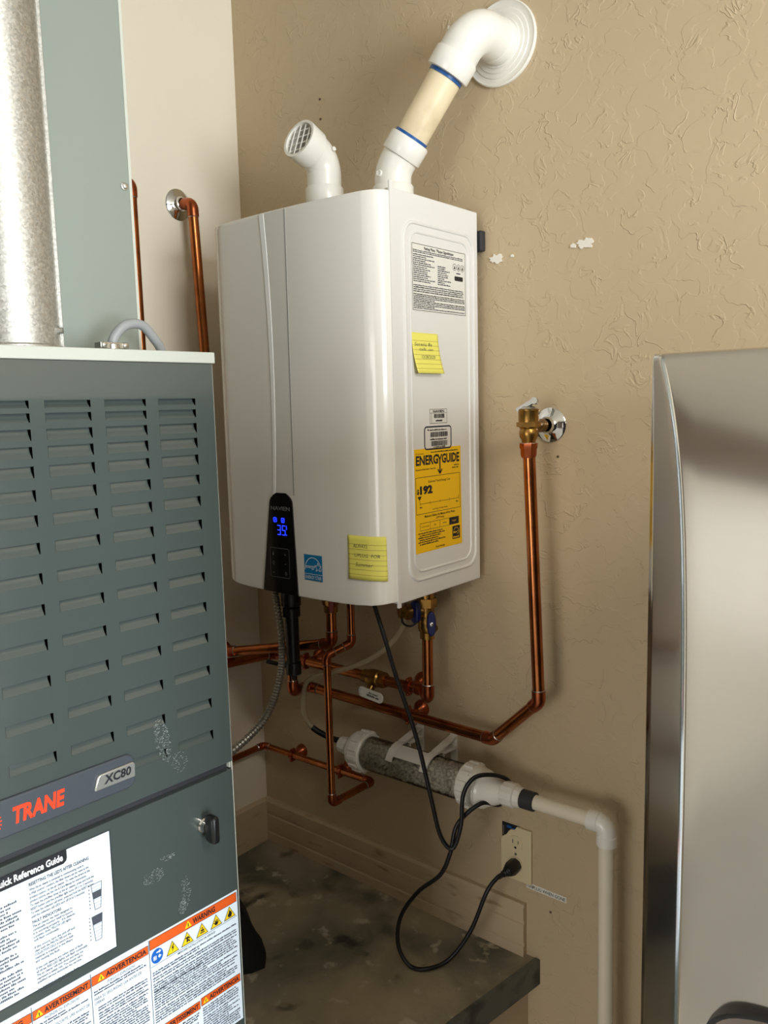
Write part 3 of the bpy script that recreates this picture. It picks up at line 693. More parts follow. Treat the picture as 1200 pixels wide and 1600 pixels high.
# cold line along wall
copper('copper_water_pipe', 'copper pipe from blue-handled valve running left along the back wall', [(.593, -.08, .668), (.592, -.08, .528), (.560, -.05, .5315), (.110, -.05, .5300), (.112, -.32, .558), (.060, -.338, .560), (.05, -.338, .70)], R34, .017, G1)
copper('copper_hot_pipe', 'copper pipe elbowing left from red-handled valve towards the furnace', [(.367, -.12, .70), (.367, -.12, .617), (.100, -.185, .5675), (.052, -.182, .60), (.05, -.182, .80)], R34, .016, G1)
copper('copper_riser_pipe', 'copper riser with round elbow coming from chrome plate on left wall', [(.004, -.182, 1.574), (.050, -.182, 1.569), (.050, -.168, 1.22), (.050, -.178, .81)], R34, .017, 'copper risers on the left wall')
copper('copper_riser_pipe', 'copper riser half hidden behind the sage green duct', [(.004, -.336, 1.588), (.050, -.336, 1.584), (.050, -.336, 1.22), (.050, -.338, .71)], R34, .017, 'copper risers on the left wall')
copper('gas_pipe', 'thin copper pipe dropping in a loop and running along the lower wall', [(.4240, -.12, .7775), (.4240, -.120, .627), (.3930, -.165, .605), (.3940, -.165, .279), (.3980, -.036, .279), (.035, -.034, .272), (.032, -.62, .272)], R12, .013, G1)
# wall plates
def escutcheon(name, label, o, ax, r, group='chrome wall plates'):
    m_ = MB(); m_.lathe([(r, 0), (r, .0015), (r*.96, .003), (r*.62, .0062), (r*.48, .0085), (r*.40, .012), (r*.38, .016), (R34+.0008, .0165), (R34+.0006, 0)], o, ax, 48)
    t = tag(m_.build(name, 'chrome'), label, 'wall plate', group); return t
escutcheon('pipe_escutcheon', 'round chrome wall plate behind the brass relief valve', (.8235, -.0003, 1.0785), (0, -1, 0), .032)
escutcheon('pipe_escutcheon', 'round chrome wall plate at the top of the left copper riser', (.0003, -.182, 1.574), (1, 0, 0), .034)
# bell hangers
def hanger(label, base, ax, reach, r, along, size=.019):
    ax = Vector(ax); base = Vector(base); al = Vector(along); t = thing('pipe_hanger', label, 'pipe clamp', tuple(base), 'copper bell hangers')
    MB().lathe([(size, 0), (size*.97, .004), (size*.80, .011), (size*.5, .016), (.006, .019), (.0055, reach-r)], base, ax, 24).build('bell', 'copper_dull', t)
    c = base+ax*reach; up = ax.cross(al).normalized()
    m_ = MB(); m_.lathe([(r+.0004, -.006), (r+.003, -.0055), (r+.003, .0055), (r+.0004, .006)], c, al, 20)
    for s in (-1, 1):
        p_ = c+up*s*(r+.004); m_.tube([p_-ax*.006, p_+ax*.006], .0045, 10)
    rg_ = m_.build('split_ring', 'copper_dull', t)
    for s in (-1, 1):
        p_ = c+up*s*(r+.0045)+ax*.006; MB().lathe([(.0034, 0), (.0034, .0015), (.002, .0028), (0, .003)], p_, ax, 10).build('screw', 'copper_dull', rg_)
hanger('copper bell hanger on upper pipe beside its elbow', (.520, -.0005, .5315), (0, -1, 0), .0495, R34, (1, 0, 0))
hanger('copper bell hanger on long pipe crossed by the black cord', (.516, -.0005, .4680), (0, -1, 0), .0495, R34, (1, 0, 0))
hanger('copper bell hanger on upper pipe behind the black trap', (.215, -.0005, .5305), (0, -1, 0), .0495, R34, (1, 0, 0))
hanger('copper bell hanger on thin pipe nearest the room corner', (.140, -.0005, .2740), (0, -1, 0), .0340, R12, (1, 0, 0), .017)
hanger('copper bell hanger on thin pipe beside the white filter', (.300, -.0005, .2770), (0, -1, 0), .0350, R12, (1, 0, 0), .017)
# relief valve
V = thing('relief_valve', 'brass relief valve with grey lever in front of chrome plate', 'valve', (.8235, -.08, 1.04))
m_ = MB(); o = Vector((.8235, -.08, 1.048))
m_.lathe([(.0120, -.002), (.0125, .006), (.0160, .012), (.0170, .020), (.0150, .026), (.0165, .028), (.0175, .030), (.0175, .034), (.0180, .0345), (.0180, .056), (.0186, .057), (.0186, .060), (.016, .0615), (.0, .062)], o, (0, 0, 1), 28)
m_.lathe([(.0215, .030), (.0215, .038)], o, (0, 0, 1), 6)
m_.lathe([(.0150, -.002), (.0150, .020), (.0128, .024), (.0128, .030), (.0120, .031), (.0120, .050)], Vector((.8235, -.08, 1.0785)), (0, 1, 0), 24)
m_.build('body', 'brass', V)
MB().lathe([(.0165, 0), (.0165, .008), (.0150, .010), (.0145, .022), (.0120, .026)], (.8235, -.08, 1.049), (0, 0, -1), 8).build('adapter', 'copper_dull', V)
MB().lathe([(.0125, 0), (.0125, .006)], (.8235, -.08, 1.0435), (0, 0, 1), 20).build('tape_wrap', 'pvc', V)
m_ = MB(); m_.lathe([(.0162, 0), (.0125, .004), (.004, .006), (.003, .012)], (.8235, -.08, 1.109), (0, 0, 1), 20)
Xl = Matrix.Translation((.8215, -.084, 1.118)) @ Matrix.Rotation(math.radians(-30), 4, 'Y') @ Matrix.Rotation(.25, 4, 'Z')
m_.box(-.020, .015, -.0055, .0055, -.0012, .0012, X=Xl).box(-.020, .015, -.0058, -.0045, -.006, .0012, X=Xl).box(-.020, .015, .0045, .0058, -.006, .0012, X=Xl)
m_.lathe([(.006, -.006), (.006, .006)], Xl @ Vector((.015, 0, -.003)), Xl.to_3x3() @ Vector((0, 1, 0)), 14)
m_.build('lever', 'zinc', V)
# ball valves under the heater
B = thing('ball_valve', 'brass valve with two dark blue handles under right side of heater', 'valve', (.593, -.08, .66))
m_ = MB(); o = Vector((.593, -.08, .655))
m_.lathe([(.0125, 0), (.0150, .001), (.0150, .014), (.0170, .016), (.0185, .024), (.0185, .040), (.0165, .046), (.0150, .050), (.0150, .110), (.014, .125)], o, (0, 0, 1), 22)
m_.lathe([(.0200, .066), (.0200, .084)], o, (0, 0, 1), 6)
m_.lathe([(.0130, 0), (.0130, .022), (.0165, .023), (.0165, .034), (.0120, .035), (.0120, .048), (.009, .049)], o+Vector((-.005, -.010, .058)), (-.55, -.80, .05), 18)
m_.lathe([(.0095, 0), (.0095, .022)], o+Vector((.012, -.006, .030)), (.75, -.6, 0), 14)
m_.build('body', 'brass', B)
def handle(c, d, label, ln=.050, wd=.015):
    d = Vector(d).normalized(); zz = Vector((0, 0, 1)); side = d.cross(zz).normalized(); c = Vector(c)
    pts = []
    for k in range(20):
        a = 2*PI*k/20; r = wd*.52*(1+.10*math.cos(2*a)); pts.append((r*math.cos(a), ln/2*math.copysign(abs(math.sin(a))**.55, math.sin(a))))
    f = (c, side, zz, d); h = MB().prism(pts, f, -.006, .006).build('handle', 'navy', B, bevel=.0025)
    if label: MB().lathe([(.0042, 0), (.0042, .002), (.0025, .003), (0, .003)], c+d*.0061, d, 8).build('screw', 'zinc', h)
handle((.618, -.100, .694), (.65, -.75, .05), True); handle((.588, -.111, .716), (-.2, -1, 0), False, .046, .020)
MB().tube(catmull([o+Vector((-.030, -.045, .064)), o+Vector((-.022, -.05, .040)), o+Vector((-.004, -.045, .036)), o+Vector((.004, -.025, .050))], 6), .0022, 8).build('cap_tether', 'black', B)
B2 = thing('ball_valve', 'brass valve with small red handle under middle of heater', 'valve', (.367, -.12, .66))
m_ = MB(); o = Vector((.367, -.12, .685)); m_.lathe([(.0125, 0), (.0150, .001), (.0150, .014), (.0180, .018), (.0185, .040), (.0150, .046), (.0150, .100)], o, (0, 0, 1), 22)
m_.lathe([(.0200, .050), (.0200, .066)], o, (0, 0, 1), 6); m_.lathe([(.008, 0), (.008, .026)], o+Vector((.006, -.012, .030)), (.7, -.7, 0), 12); m_.build('body', 'brass', B2)
MB().prism(rrect(-.006, .006, -.020, .020, .005), (o+Vector((.030, -.030, .030)), Vector((.7, .7, 0)), Vector((0, 0, 1)), Vector((.7, -.7, 0))), -.005, .005).build('handle', 'red', B2, bevel=.002)
m_ = MB(); m_.tube(catmull([o+Vector((-.060, -.03, .085)), o+Vector((-.055, -.035, .060)), o+Vector((-.035, -.035, .055)), o+Vector((-.015, -.02, .07))], 6), .0022, 8); m_.build('cap_tether', 'black', B2)
B3 = thing('ball_valve', 'dull brass inline valve on copper pipe above its white lever tag', 'valve', (.415, -.08, .53))
m_ = MB(); o = Vector((.395, -.05, .5310)); ax = (1, 0, .0033)
m_.lathe([(.0122, 0), (.0150, .001), (.0150, .014), (.0185, .018), (.0195, .030), (.0185, .044), (.0150, .048), (.0150, .062), (.0122, .063)], o, ax, 22)
m_.lathe([(.0175, .046), (.0175, .060)], o, ax, 6); m_.lathe([(.008, 0), (.008, .020), (.004, .021), (.004, .026)], o+Vector((.030, -.006, -.010)), (0, -.65, -.75), 12)
m_.build('body', 'brass', B3)
Xt = (Vector((.405, -.080, .5080)), Vector((1, -.05, -.07)).normalized(), Vector((.05, .05, .99)).normalized(), Vector((0, 0, 0)))
Xt = (Xt[0], Xt[1], Xt[2], Xt[1].cross(Xt[2]).normalized())
lv = MB().prism(rrect(0, .070, -.0110, .0110, .0095), Xt, -.0012, .0012).build('lever', 'pvc', B3, smooth=False)
pm = MB(); pm.rect(Xt, .003, .009, -.006, -.0052, 0, .0015); pm.rect(Xt, .003, .0038, -.006, .006, 0, .0015); pm.rect(Xt, .003, .009, .0052, .006, 0, .0015)
pm.greek(Xt, .030, .056, .002, .0032, 0, .0015, rg); pm.greek(Xt, .024, .060, -.0045, .0050, 0, .0015, rg); pm.build('print', 'ink_navy', lv, smooth=False)
# black condensate trap
T = thing('condensate_trap', 'black plastic cylinder hanging under left of heater', 'trap', (.30, -.17, .545))
MB().lathe([(.0, .0), (.006, .001), (.006, .010), (.0135, .012), (.0165, .014), (.0165, .040), (.0145, .042), (.0145, .140), (.0190, .142), (.0190, .160), (.0170, .162), (.0210, .166), (.0210, .240)], (.298, -.17, .536), (0, 0, 1), 24).build('body', 'black', T)
MB().box(.262, .300, -.188, -.152, .752, .779).build('bracket', 'black', T, bevel=.003)
MB().tube(fillet([(.298, -.17, .566), (.276, -.178, .566), (.245, -.2, .575)], .01), .0045, 10).build('side_outlet', 'black', T)
# flexible grey conduit
path = catmull([(.268, -.190, .777), (.2720, -.190, .722), (.2960, -.200, .6313), (.2957, -.210, .5493), (.2907, -.250, .4756), (.3060, -.350, .443), (.34, -.50, .436), (.36, -.66, .44)], 26)
F = thing('flexible_conduit', 'grey corrugated metal conduit curving from heater to furnace', 'conduit', (.272, -.19, .78))
rr = [.0074+.0012*(1 if i % 2 else -1)*min(1, max(0, (i-14)/10)) for i in range(len(path))]
MB().tube(path, rr, 14).build('corrugated_tube', 'flex', F)
MB().lathe([(.011, -.004), (.011, .014), (.009, .016), (.009, .024)], (.268, -.190, .773), (0.05, 0, -1), 12).build('connector', 'zinc', F)
# clear hose
hp = catmull([(.556, -.10, .704), (.540, -.100, .668), (.4955, -.10, .620), (.43, -.10, .578), (.3476, -.10, .5433), (.29, -.105, .520), (.2640, -.105, .495), (.2560, -.105, .4355), (.2780, -.10, .4000), (.318, -.085, .3800), (.348, -.078, .377)], 12)
Hh = thing('clear_hose', 'cloudy clear vinyl hose looping from valve to white filter', 'hose', (.556, -.10, .70))
cut = int(len(hp)*.80)
MB().tube(hp[:cut+1], .0062, 12).build('vinyl_tube', 'hose', Hh); MB().tube(hp[cut:], .0066, 12).build('black_end', 'cord', Hh)

# ================================================================== NEUTRALIZER AND DRAIN
NY, NZ = -.078, .374
N = thing('condensate_neutralizer', 'clear cylinder of stone media with white screw caps on wall', 'neutralizer', (.55, -.01, NZ))
ax = Vector((1, 0, .012)); o = Vector((.3450, NY, .3695))
MB().lathe([(.0145, 0), (.0175, .001), (.0185, .012), (.0195, .014), (.0195, .030), (.0165, .032), (.0165, .045), (.030, .047), (.036, .050)], o, ax, 10).build('hose_adapter', 'pvc', N, ang=20)
def cap(x0, flip):
    m_ = MB(); a2 = ax if not flip else -ax
    b_ = Vector((x0, NY, .3695+(x0-.345)*.012)); m_.lathe([(.030, 0), (.0375, .002), (.0395, .006), (.0400, .012), (.0430, .014), (.0430, .040), (.0405, .043), (.0365, .043)], b_, a2, 40)
    u, v, a = frame_from(a2)
    for k in range(14):
        t = 2*PI*k/14; d = u*math.cos(t)+v*math.sin(t); tt = -u*math.sin(t)+v*math.cos(t)
        m_.prism([(-.0045, 0), (.0045, 0), (.0035, .0045), (-.0035, .0045)], (b_+d*.0415, tt, d, a.normalized()), .016, .037)
    return m_.build('screw_cap', 'pvc', N)
cap(.386, False); cap(.722, True)
ts, te = Vector((.420, NY, .3704)), Vector((.690, NY, .3737))
L_ = (te-ts).length
MB().lathe([(.0362, 0), (.0362, L_)], ts, te-ts, 40).build('clear_tube', 'clear', N)
# stone media: packed pebbles inside the tube
m_ = MB(); rg = random.Random(4); u, v, a = frame_from(te-ts); ico = []
bm_ = bmesh.new(); bmesh.ops.create_icosphere(bm_, subdivisions=1, radius=1); iv = [q.co.copy() for q in bm_.verts]; iff = [tuple(q.index for q in f.verts) for f in bm_.faces]; bm_.free()
for k in range(800):
    h = rg.uniform(.004, L_-.004); t = rg.uniform(0, 2*PI); r = rg.uniform(.0265, .0290); s = rg.uniform(.0042, .0064)
    c = ts+a*h+(u*math.cos(t)+v*math.sin(t))*r; b0 = len(m_.v)
    sc = Vector((s*rg.uniform(.8, 1.2), s*rg.uniform(.8, 1.2), s*rg.uniform(.7, 1.1)))
    for q in iv: m_.v.append(c+Vector((q.x*sc.x, q.y*sc.y, q.z*sc.z)))
    for f in iff: m_.f.append(tuple(b0+i for i in f)); m_.m.append(0)
m_.lathe([(.027, 0), (.027, L_)], ts, te-ts, 24)
pb = m_.build('stone_media', 'pebble', N, ang=60); pb['kind'] = 'stuff'
# saddle brackets and label plate
for x0 in (.512, .600):
    m_ = MB(); c0 = Vector((x0, NY, NZ))
    outer = [(.0375*math.cos(t), .0375*math.sin(t)) for t in [math.radians(40+10*k) for k in range(13)]]
    inner = [(.0408*math.cos(t), .0408*math.sin(t)) for t in [math.radians(160-10*k) for k in range(13)]]
    m_.prism(outer+inner, (c0, Vector((0, 1, 0)), Vector((0, 0, 1)), Vector((1, 0, 0))), -.008, .008)
    m_.box(x0-.008, x0+.008, -.004, -.0003, NZ-.052, NZ+.062)
    m_.prism([(.010, .0375), (.074, .050), (.074, .054), (.006, .0415)], (c0, Vector((0, 1, 0)), Vector((0, 0, 1)), Vector((1, 0, 0))), -.008, .008)
    m_.prism([(.004, .038), (.026, .030), (.0745, .026), (.0745, .031), (.028, .0345)], (c0, Vector((0, 1, 0)), Vector((0, 0, 1)), Vector((1, 0, 0))), -.008, .008)
    m_.box(x0-.008, x0+.008, -.060, -.0003, NZ-.047, NZ-.043)
    m_.build('saddle_bracket', 'pvc', N, smooth=False)
m_ = MB(); pts = []
for t in [math.radians(95+12*k) for k in range(5)]: pts.append((.0385*math.cos(t), .0385*math.sin(t)))
for t in [math.radians(143-12*k) for k in range(5)]: pts.append((.0395*math.cos(t), .0395*math.sin(t)))
sp = m_.prism(pts, (Vector((.548, NY, NZ)), Vector((0, 1, 0)), Vector((0, 0, 1)), Vector((1, 0, 0))), -.044, .044).build('spec_label', 'paper_warm', N)
# reducer after the right cap
MB().lathe([(.0385, 0), (.0370, .008), (.0330, .012), (.0270, .026), (.0200, .040), (.0165, .044), (.0165, .054)], Vector((.7215, NY, .3740)), ax, 32).build('reducer', 'pvc', N)
D_ = thing('drain_pipe', 'cream plastic drain pipe turning down the wall beside the fridge', 'pipe', (.975, NY, GZ))
m_ = MB(); ux = Vector((.768, NY, .3790)); m_.lathe([(.0165, -.004), (.0225, 0), (.0235, .003), (.0235, .026), (.0200, .028), (.0190, .040), (.016, .041)], ux, ax, 12); m_.build('union_nut', 'pvc', D_, ang=20)
MB().lathe([(.0165, 0), (.0180, .002), (.0180, .030), (.0165, .032)], (.8035, NY, .3795), ax, 28).build('rubber_coupling', 'rubber', D_)
MB().tube(fillet([(.80, NY, .3795), (.9755, NY, .382), (.981, NY, GZ)], .020, 10), .0138, 24).build('tube', 'pvc_drain', D_)
m_ = MB(); m_.tube(fillet([(.944, NY, .3815), (.9755, NY, .382), (.9762, NY, .345)], .016, 10), .0172, 24)
m_.lathe([(.0165, 0), (.0180, .001), (.0180, .020), (.0165, .022)], (.9425, NY, .3815), ax, 24); m_.lathe([(.0165, 0), (.0180, .001), (.0180, .018), (.0165, .02)], (.9763, NY, .343), (0, 0, 1), 24)
m_.build('elbow', 'pvc', D_)

# ================================================================== OUTLET, LABEL, CORD
O_ = thing('power_outlet', 'almond duplex wall outlet with broken upper corner', 'outlet', (.7507, 0, .157))
ox0, ox1, oz0, oz1 = .7157, .7857, .157, .2715
plate = [(ox0, oz0), (ox1, oz0), (ox1, oz1), (.752, oz1+.0005), (.748, .2650), (.7385, .2630), (.7330, .2570), (.7285, .2495), (ox0, .2400)]
MB().prism(plate, fw, .0003, .0058).build('plate', 'almond', O_, smooth=False, bevel=.0015)
MB().box(.7165, .7560, -.0012, -.0002, .2390, .2722).build('wall_box_hole', 'dark', O_, smooth=False)
MB().box(.7190, .7225, -.003, -.001, .246, .266).build('box_edge', 'zinc', O_, smooth=False)
MB().box(.7290, .7400, -.004, -.001, .2640, .2690).build('tape_bit', 'primer', O_, smooth=False); MB().box(.7430, .7480, -.0045, -.001, .2635, .2670).build('tape_bit', 'primer', O_, smooth=False)
for cz in (.2365, .1915):
    pts = [(.7507+.0172*max(-.86, min(.86, math.cos(2*PI*k/28))), cz+.0172*math.sin(2*PI*k/28)) for k in range(28)]
    rc = MB().prism(pts, fw, .0055, .0072).build('receptacle', 'almond', O_, smooth=False)
    m_ = MB(); m_.rect(fw, .7438, .7454, cz, cz+.0085, 0, .0075).rect(fw, .7562, .7578, cz+.001, cz+.0080, 0, .0075).poly(fw, [(.7507+.0026*math.cos(2*PI*k/12), cz-.0080+.0026*math.sin(2*PI*k/12)) for k in range(12)], 0, .0075)
    m_.build('slot', 'dark', rc, smooth=False)
MB().lathe([(.0028, 0), (.0024, .0010), (0, .0012)], (.7507, -.0058, .2140), (0, -1, 0), 10).build('screw', 'zinc', O_)
fl = FR((.7725, 0, .1585), (1, 0, -.006), (0, 0, 1))
W_ = thing('wall_label', 'narrow white strip reading unplug when gone below the outlet', 'label', (.816, 0, .152))
MB().prism([(0, -.0115), (.088, -.0115), (.088, .0005), (0, .0005)], fl, .0002, .0006).build('strip', 'pvc', W_, smooth=False)
MB().text(fl, 'UNPLUG WHEN GONE', .044, -.0090, .0070, 0, width=.0830, d=.0009, align='C', bold=.008).build('lettering', 'ink', W_, smooth=False)
K = thing('power_cable', 'black power cord looping from heater to the wall outlet', 'cord', (.575, -.22, .78))
cp1 = [(.570, -.218, .7735), (.5747, -.22, .7508), (.5991, -.22, .6869), (.6166, -.21, .6132), (.6438, -.19, .5002), (.6671, -.18, .388), (.6822, -.17, .3045), (.7030, -.16, .2802), (.7161, -.15, .3263), (.7175, -.142, .3865), (.7330, -.124, .4180),
       (.7560, -.085, .4130), (.7640, -.050, .3850), (.7560, -.070, .3490), (.7376, -.112, .3620), (.7054, -.145, .3240), (.6974, -.16, .268), (.6765, -.165, .219), (.6209, -.165, .1618), (.5800, -.17, .095), (.5800, -.18, .040),
       (.607, -.180, .0065), (.640, -.168, .0060), (.668, -.130, .0160), (.7017, -.10, .0759), (.7273, -.08, .158), (.7400, -.062, .1845), (.7470, -.050, .1895)]
MB().tube(catmull(cp1, 10), .0042, 12).build('cable', 'cord', K)
m_ = MB(); pc = Vector((.7507, 0, .1915))
m_.lathe([(.0145, .0072), (.0150, .012), (.0150, .026), (.0120, .036), (.0085, .042)], pc, (0, -1, 0), 8)
pd = Vector((-.35, -.75, -.25)).normalized(); ps = pc+Vector((0, -.034, 0))
m_.lathe([(.0090, 0), (.0085, .006), (.0068, .007), (.0078, .010), (.0062, .011), (.0070, .014), (.0052, .016), (.0048, .026)], ps, pd, 14)
m_.build('plug', 'cord', K, bevel=.001)

# ================================================================== FURNACE
FA = math.radians(2.5); FW = .545
U = thing('furnace', 'grey upright furnace cabinet with louvered door and warning labels', 'furnace', (.70, -.675, 0), rotz=-FA)
ff = (Vector((0, 0, 0)), Vector((0, 1, 0)), Vector((0, 0, 1)), Vector((1, 0, 0)))   # local front face: u=+y, v=+z, n=+x
def fb(m_, name, mats, parent=None, **k):
    return m_.build(name, mats, parent or U, local=True, **k)
m_ = MB(); FD = -.66
m_.box(FD, -.030, -FW, -FW+.002, .0, 1.180).box(FD, -.004, -.0025, -.0005, .0, 1.180).box(FD, FD+.002, -FW, -.001, 0, 1.180).box(FD, -.030, -FW, -.001, 0, .003)
fb(m_, 'cabinet', 'furnace', smooth=False)
fb(MB().box(-.012, -.0030, -.0008, .0006, .0, 1.180), 'edge_trim', 'furnace_edge', smooth=False)
fb(MB().box(-.036, -.031, -FW+.004, -.004, .004, 1.176), 'inner_panel', 'dark', smooth=False)
ld = fb(MB().box(FD, .003, -FW-.001, .0012, 1.1805, 1.1945).box(FD, .003, -FW-.001, .0012, 1.168, 1.1806) if False else MB().box(FD, .003, -FW-.001, .0012, 1.1805, 1.1945), 'lid', 'lid', bevel=.001)
fb(MB().box(-.028, -.004, -.004, .0008, .634, .652), 'corner_clip', 'furnace_edge', smooth=False)
# upper door with punched louver openings
tops = [1.1365, 1.1228, 1.1055, 1.0868, 1.0656, 1.0398, 1.0123, .9817, .9477, .9127, .8728, .8310, .7869, .7418, .6978]
hts = [.0085, .0100, .0120]+[.0128]*12
cols = [(-.0303-.0540-.0714*k, -.0303-.0714*k) for k in range(7)]
ys = sorted({-FW, -.002} | {a for c in cols for a in c}); Z0, Z1 = .6440, 1.1800
zs = sorted({Z0, Z1} | {t for t in tops} | {t-h for t, h in zip(tops, hts)})
holes = [(c, t, h) for c in cols for t, h in zip(tops, hts) if not (t < .72 and c[0] > -.26)]
holes = [(c, t, h) for c in cols for t, h in zip(tops, hts)]
badge_zone = lambda c, t: t < .705 and False
m_ = MB()
hs = {(round(c[0], 4), round(t-h, 5)) for c, t, h in holes}
for i in range(len(ys)-1):
    for j in range(len(zs)-1):
        if (round(ys[i], 4), round(zs[j], 5)) in hs: continue
        m_.quad([(0, ys[i], zs[j]), (0, ys[i+1], zs[j]), (0, ys[i+1], zs[j+1]), (0, ys[i], zs[j+1])])
# returned edges of the door
for a, b, p0, p1 in ((-FW, -.002, Z0, Z0), (-FW, -.002, Z1, Z1)): m_.quad([(0, a, p0), (0, b, p0), (-.028, b, p0), (-.028, a, p0)])
for y in (-FW, -.002): m_.quad([(0, y, Z0), (0, y, Z1), (-.028, y, Z1), (-.028, y, Z0)])
ud_ = fb(m_, 'upper_door', 'furnace', smooth=False)
# one louver mesh per height, shared
lm = {}
def louver_mesh(h, ln=.0540):
    q = MB(); n = 5
    prof_ = [(-.0002, -h), (-.0014, -h*.82), (-.0034, -h*.60), (-.0046, -h*.42), (-.0056, 0), (-.0058, .0022)]
    for x, z in prof_: q.v += [Vector((x, -ln+.0006, z)), Vector((x, -.0012, z))]
    for i in range(len(prof_)-1): q.f.append((2*i, 2*i+1, 2*i+3, 2*i+2)); q.m.append(0)
    k = len(q.v)   # left end web
    q.v += [Vector((x, -ln+.0003, z)) for x, z in prof_]+[Vector((0, -ln+.0003, .0002))]
    q.f.append(tuple(range(k, len(q.v)))); q.m.append(0)
    return q
for c, t, h in holes:
    key = round(h, 4)
    if key not in lm:
        o = louver_mesh(h).build('louver', 'furnace', ud_, local=True, ang=50); lm[key] = o
    else:
        o = lm[key].copy(); COL.objects.link(o); o.parent = ud_
    o.location = (0, c[1], t)
# lower door
m_ = MB(); L0, L1 = .02, .6325
m_.box(-.028, 0, -FW, -.002, L0, L1); ldoor = fb(m_, 'lower_door', 'furnace', smooth=False, bevel=.0015)
fb(MB().box(-.030, -.010, -FW+.002, -.003, .632, .6445), 'door_gap_rail', 'rubber', smooth=False)
# knob on the lower door
kb = fb(MB().lathe([(.0100, 0), (.0100, .004), (.0085, .006), (.0085, .012)], (0, -.0545, .5735), (1, 0, 0), 20), 'latch_knob', 'chrome', ldoor)
fb(MB().box(.010, .030, -.0600, -.0480, .5550, .5920), 'lever', 'black', kb, bevel=.004)
# badge panel
bz0, bz1 = .6660, .7085
tag(fb(MB().prism(rrect(-.395, -.1505, bz0, bz1, .012, 8), ff, -.001, .0045), 'badge_panel', 'badge', bevel=.0018), 'slate grey badge plate with red lettering')
bp_ = [o for o in U.children if o.name.startswith('badge_panel')][0]
m_ = MB(); m_.text(ff, 'TRANE', -.3005, .6785, .0185, 0, width=.0600, d=.0048, shear=.18, bold=.042)
ccx, ccz = -.3275, .6870
for k in range(24):
    a = 2*PI*k/24; m_.line(ff, [(ccx+.0095*math.cos(a), ccz+.0110*math.sin(a)), (ccx+.0150*math.cos(a), ccz+.0170*math.sin(a))], .0016, 0, .0048)
m_.poly(ff, [(ccx+.0090*math.cos(2*PI*k/24), ccz+.0105*math.sin(2*PI*k/24)) for k in range(24)], 0, .0048)
fb(m_, 'lettering', 'red_ink', bp_, smooth=False)
mbd = fb(MB().prism([(-.2060, .6800), (-.2045, .6795), (-.1525, .6795), (-.1518, .6960), (-.1545, .6985), (-.1975, .6975), (-.2010, .6955)], ff, .0042, .0080), 'model_badge', 'silver', bevel=.0012)
m_ = MB(); m_.text(ff, 'XC80', -.1940, .6850, .0105, 0, width=.0360, d=.0083, shear=.15, bold=.03); m_.greek(ff, -.185, -.158, .6815, .0022, 1, .0083, rg)
fb(m_, 'lettering', ['ink', 'panel_grey'], mbd, smooth=False)
# air cleaner guide
gd = fb(MB().prism([(-.500, .4705), (-.1890, .4705), (-.1880, .6220), (-.500, .6220)], ff, 0, .0007), 'guide_label', 'paper', ldoor, smooth=False)
tag(gd, 'white printed guide label with black header')
m_ = MB(); D = .0010; rg = random.Random(21)
m_.line(ff, [(-.500, .4705), (-.1890, .4705), (-.1880, .6220), (-.500, .6220)], .0010, 0, D, closed=True)
m_.poly(ff, [(-.500, .6222), (-.500, .6060), (-.2470, .6060), (-.2435, .6085), (-.2425, .6120), (-.2425, .6222)], 0, D)
m_.text(ff, 'RESETTING THE LED\'S AFTER CLEANING', -.2885, .5975, .0040, 1, width=.072, d=D, bold=.035)
for k, tx in enumerate(('When the air cleaner is connected to communicating mode to', 'a Wall control / comfort, the filter timers can be reset at the', 'product control / at the air cleaner. To reset the timers at the', 'product control, see the Use & Care Manual for instructions.', 'To reset the pre-filter timer at the air cleaner, press and hold the', 'RESET button until the pre-filter light turns off (1 to 2 seconds).', 'To reset the collection cell timer, press and hold the RESET button', 'until the collection cell LEDs turn off (4 to 5 seconds).')):
    m_.text(ff, tx, -.2885, .5918-.0047*k, .0030, 1, width=.0745*len(tx)/66, d=D, bold=.022)
m_.text(ff, 'FAULT INDICATORS', -.2880, .5520, .0036, 1, width=.034, d=D, bold=.035)
for k, tx in enumerate(('The air cleaner has been designed to', 'continually monitor itself to assure', 'it is working properly.  If it detects', 'a problem, three YELLOW LED lights', 'will flash continually.', '', 'If this occurs, turn the unit off and', 'clean both the PRE-FILTER and the', 'COLLECTION CELLS to ensure no large', 'material is trapped in the filters', 'and causing the fault.', '', 'If the unit detects any other type of fault', 'all three RED LED lights will flash continually.', 'The air cleaner will shut down and does not', 'represent a safety risk. You should call a', 'qualified service technician for service.', '', 'See Installer\'s Guide or Service Facts', 'for wiring hook-up / diagrams.')):
    if tx: m_.text(ff, tx, -.2880, .5472-.0043*k, .0028, 1, width=.0600*len(tx)/46, d=D, bold=.022)
for k in range(26):
    if k in (7, 13, 18): continue
    m_.greek(ff, -.400, -.2985-rg.uniform(0, .022), .5860-.0043*k, .0028, 1, D, rg)
for (gx, gt, gb, s0, s1) in ((-.2095, .5640, .5315, .30, .58), (-.2115, .5240, .4920, 0, .34)):
    wt, wb_ = .0068, .0038
    wd = lambda q: wt+(wb_-wt)*q
    zq = lambda q: gt+(gb-gt)*q
    m_.poly(ff, [(gx-wd(s1), zq(s1)), (gx+wd(s1), zq(s1)), (gx+wd(s0), zq(s0)), (gx-wd(s0), zq(s0))], 1, D)
    m_.line(ff, [(gx-wt, gt), (gx+wt, gt), (gx+wb_, gb), (gx-wb_, gb)], .0007, 1, D+.0001, closed=True)
    for k in range(1, 8): m_.line(ff, [(gx-wd(k/8), zq(k/8)), (gx+wd(k/8), zq(k/8))], .0003, 1, D+.0001)
    for k in range(7): m_.rect(ff, gx-.0105, gx-.0090, zq(k/7)-.0007, zq(k/7)+.0007, 1, D)
fb(m_, 'print', ['ink', 'ink_grey'], gd, smooth=False)
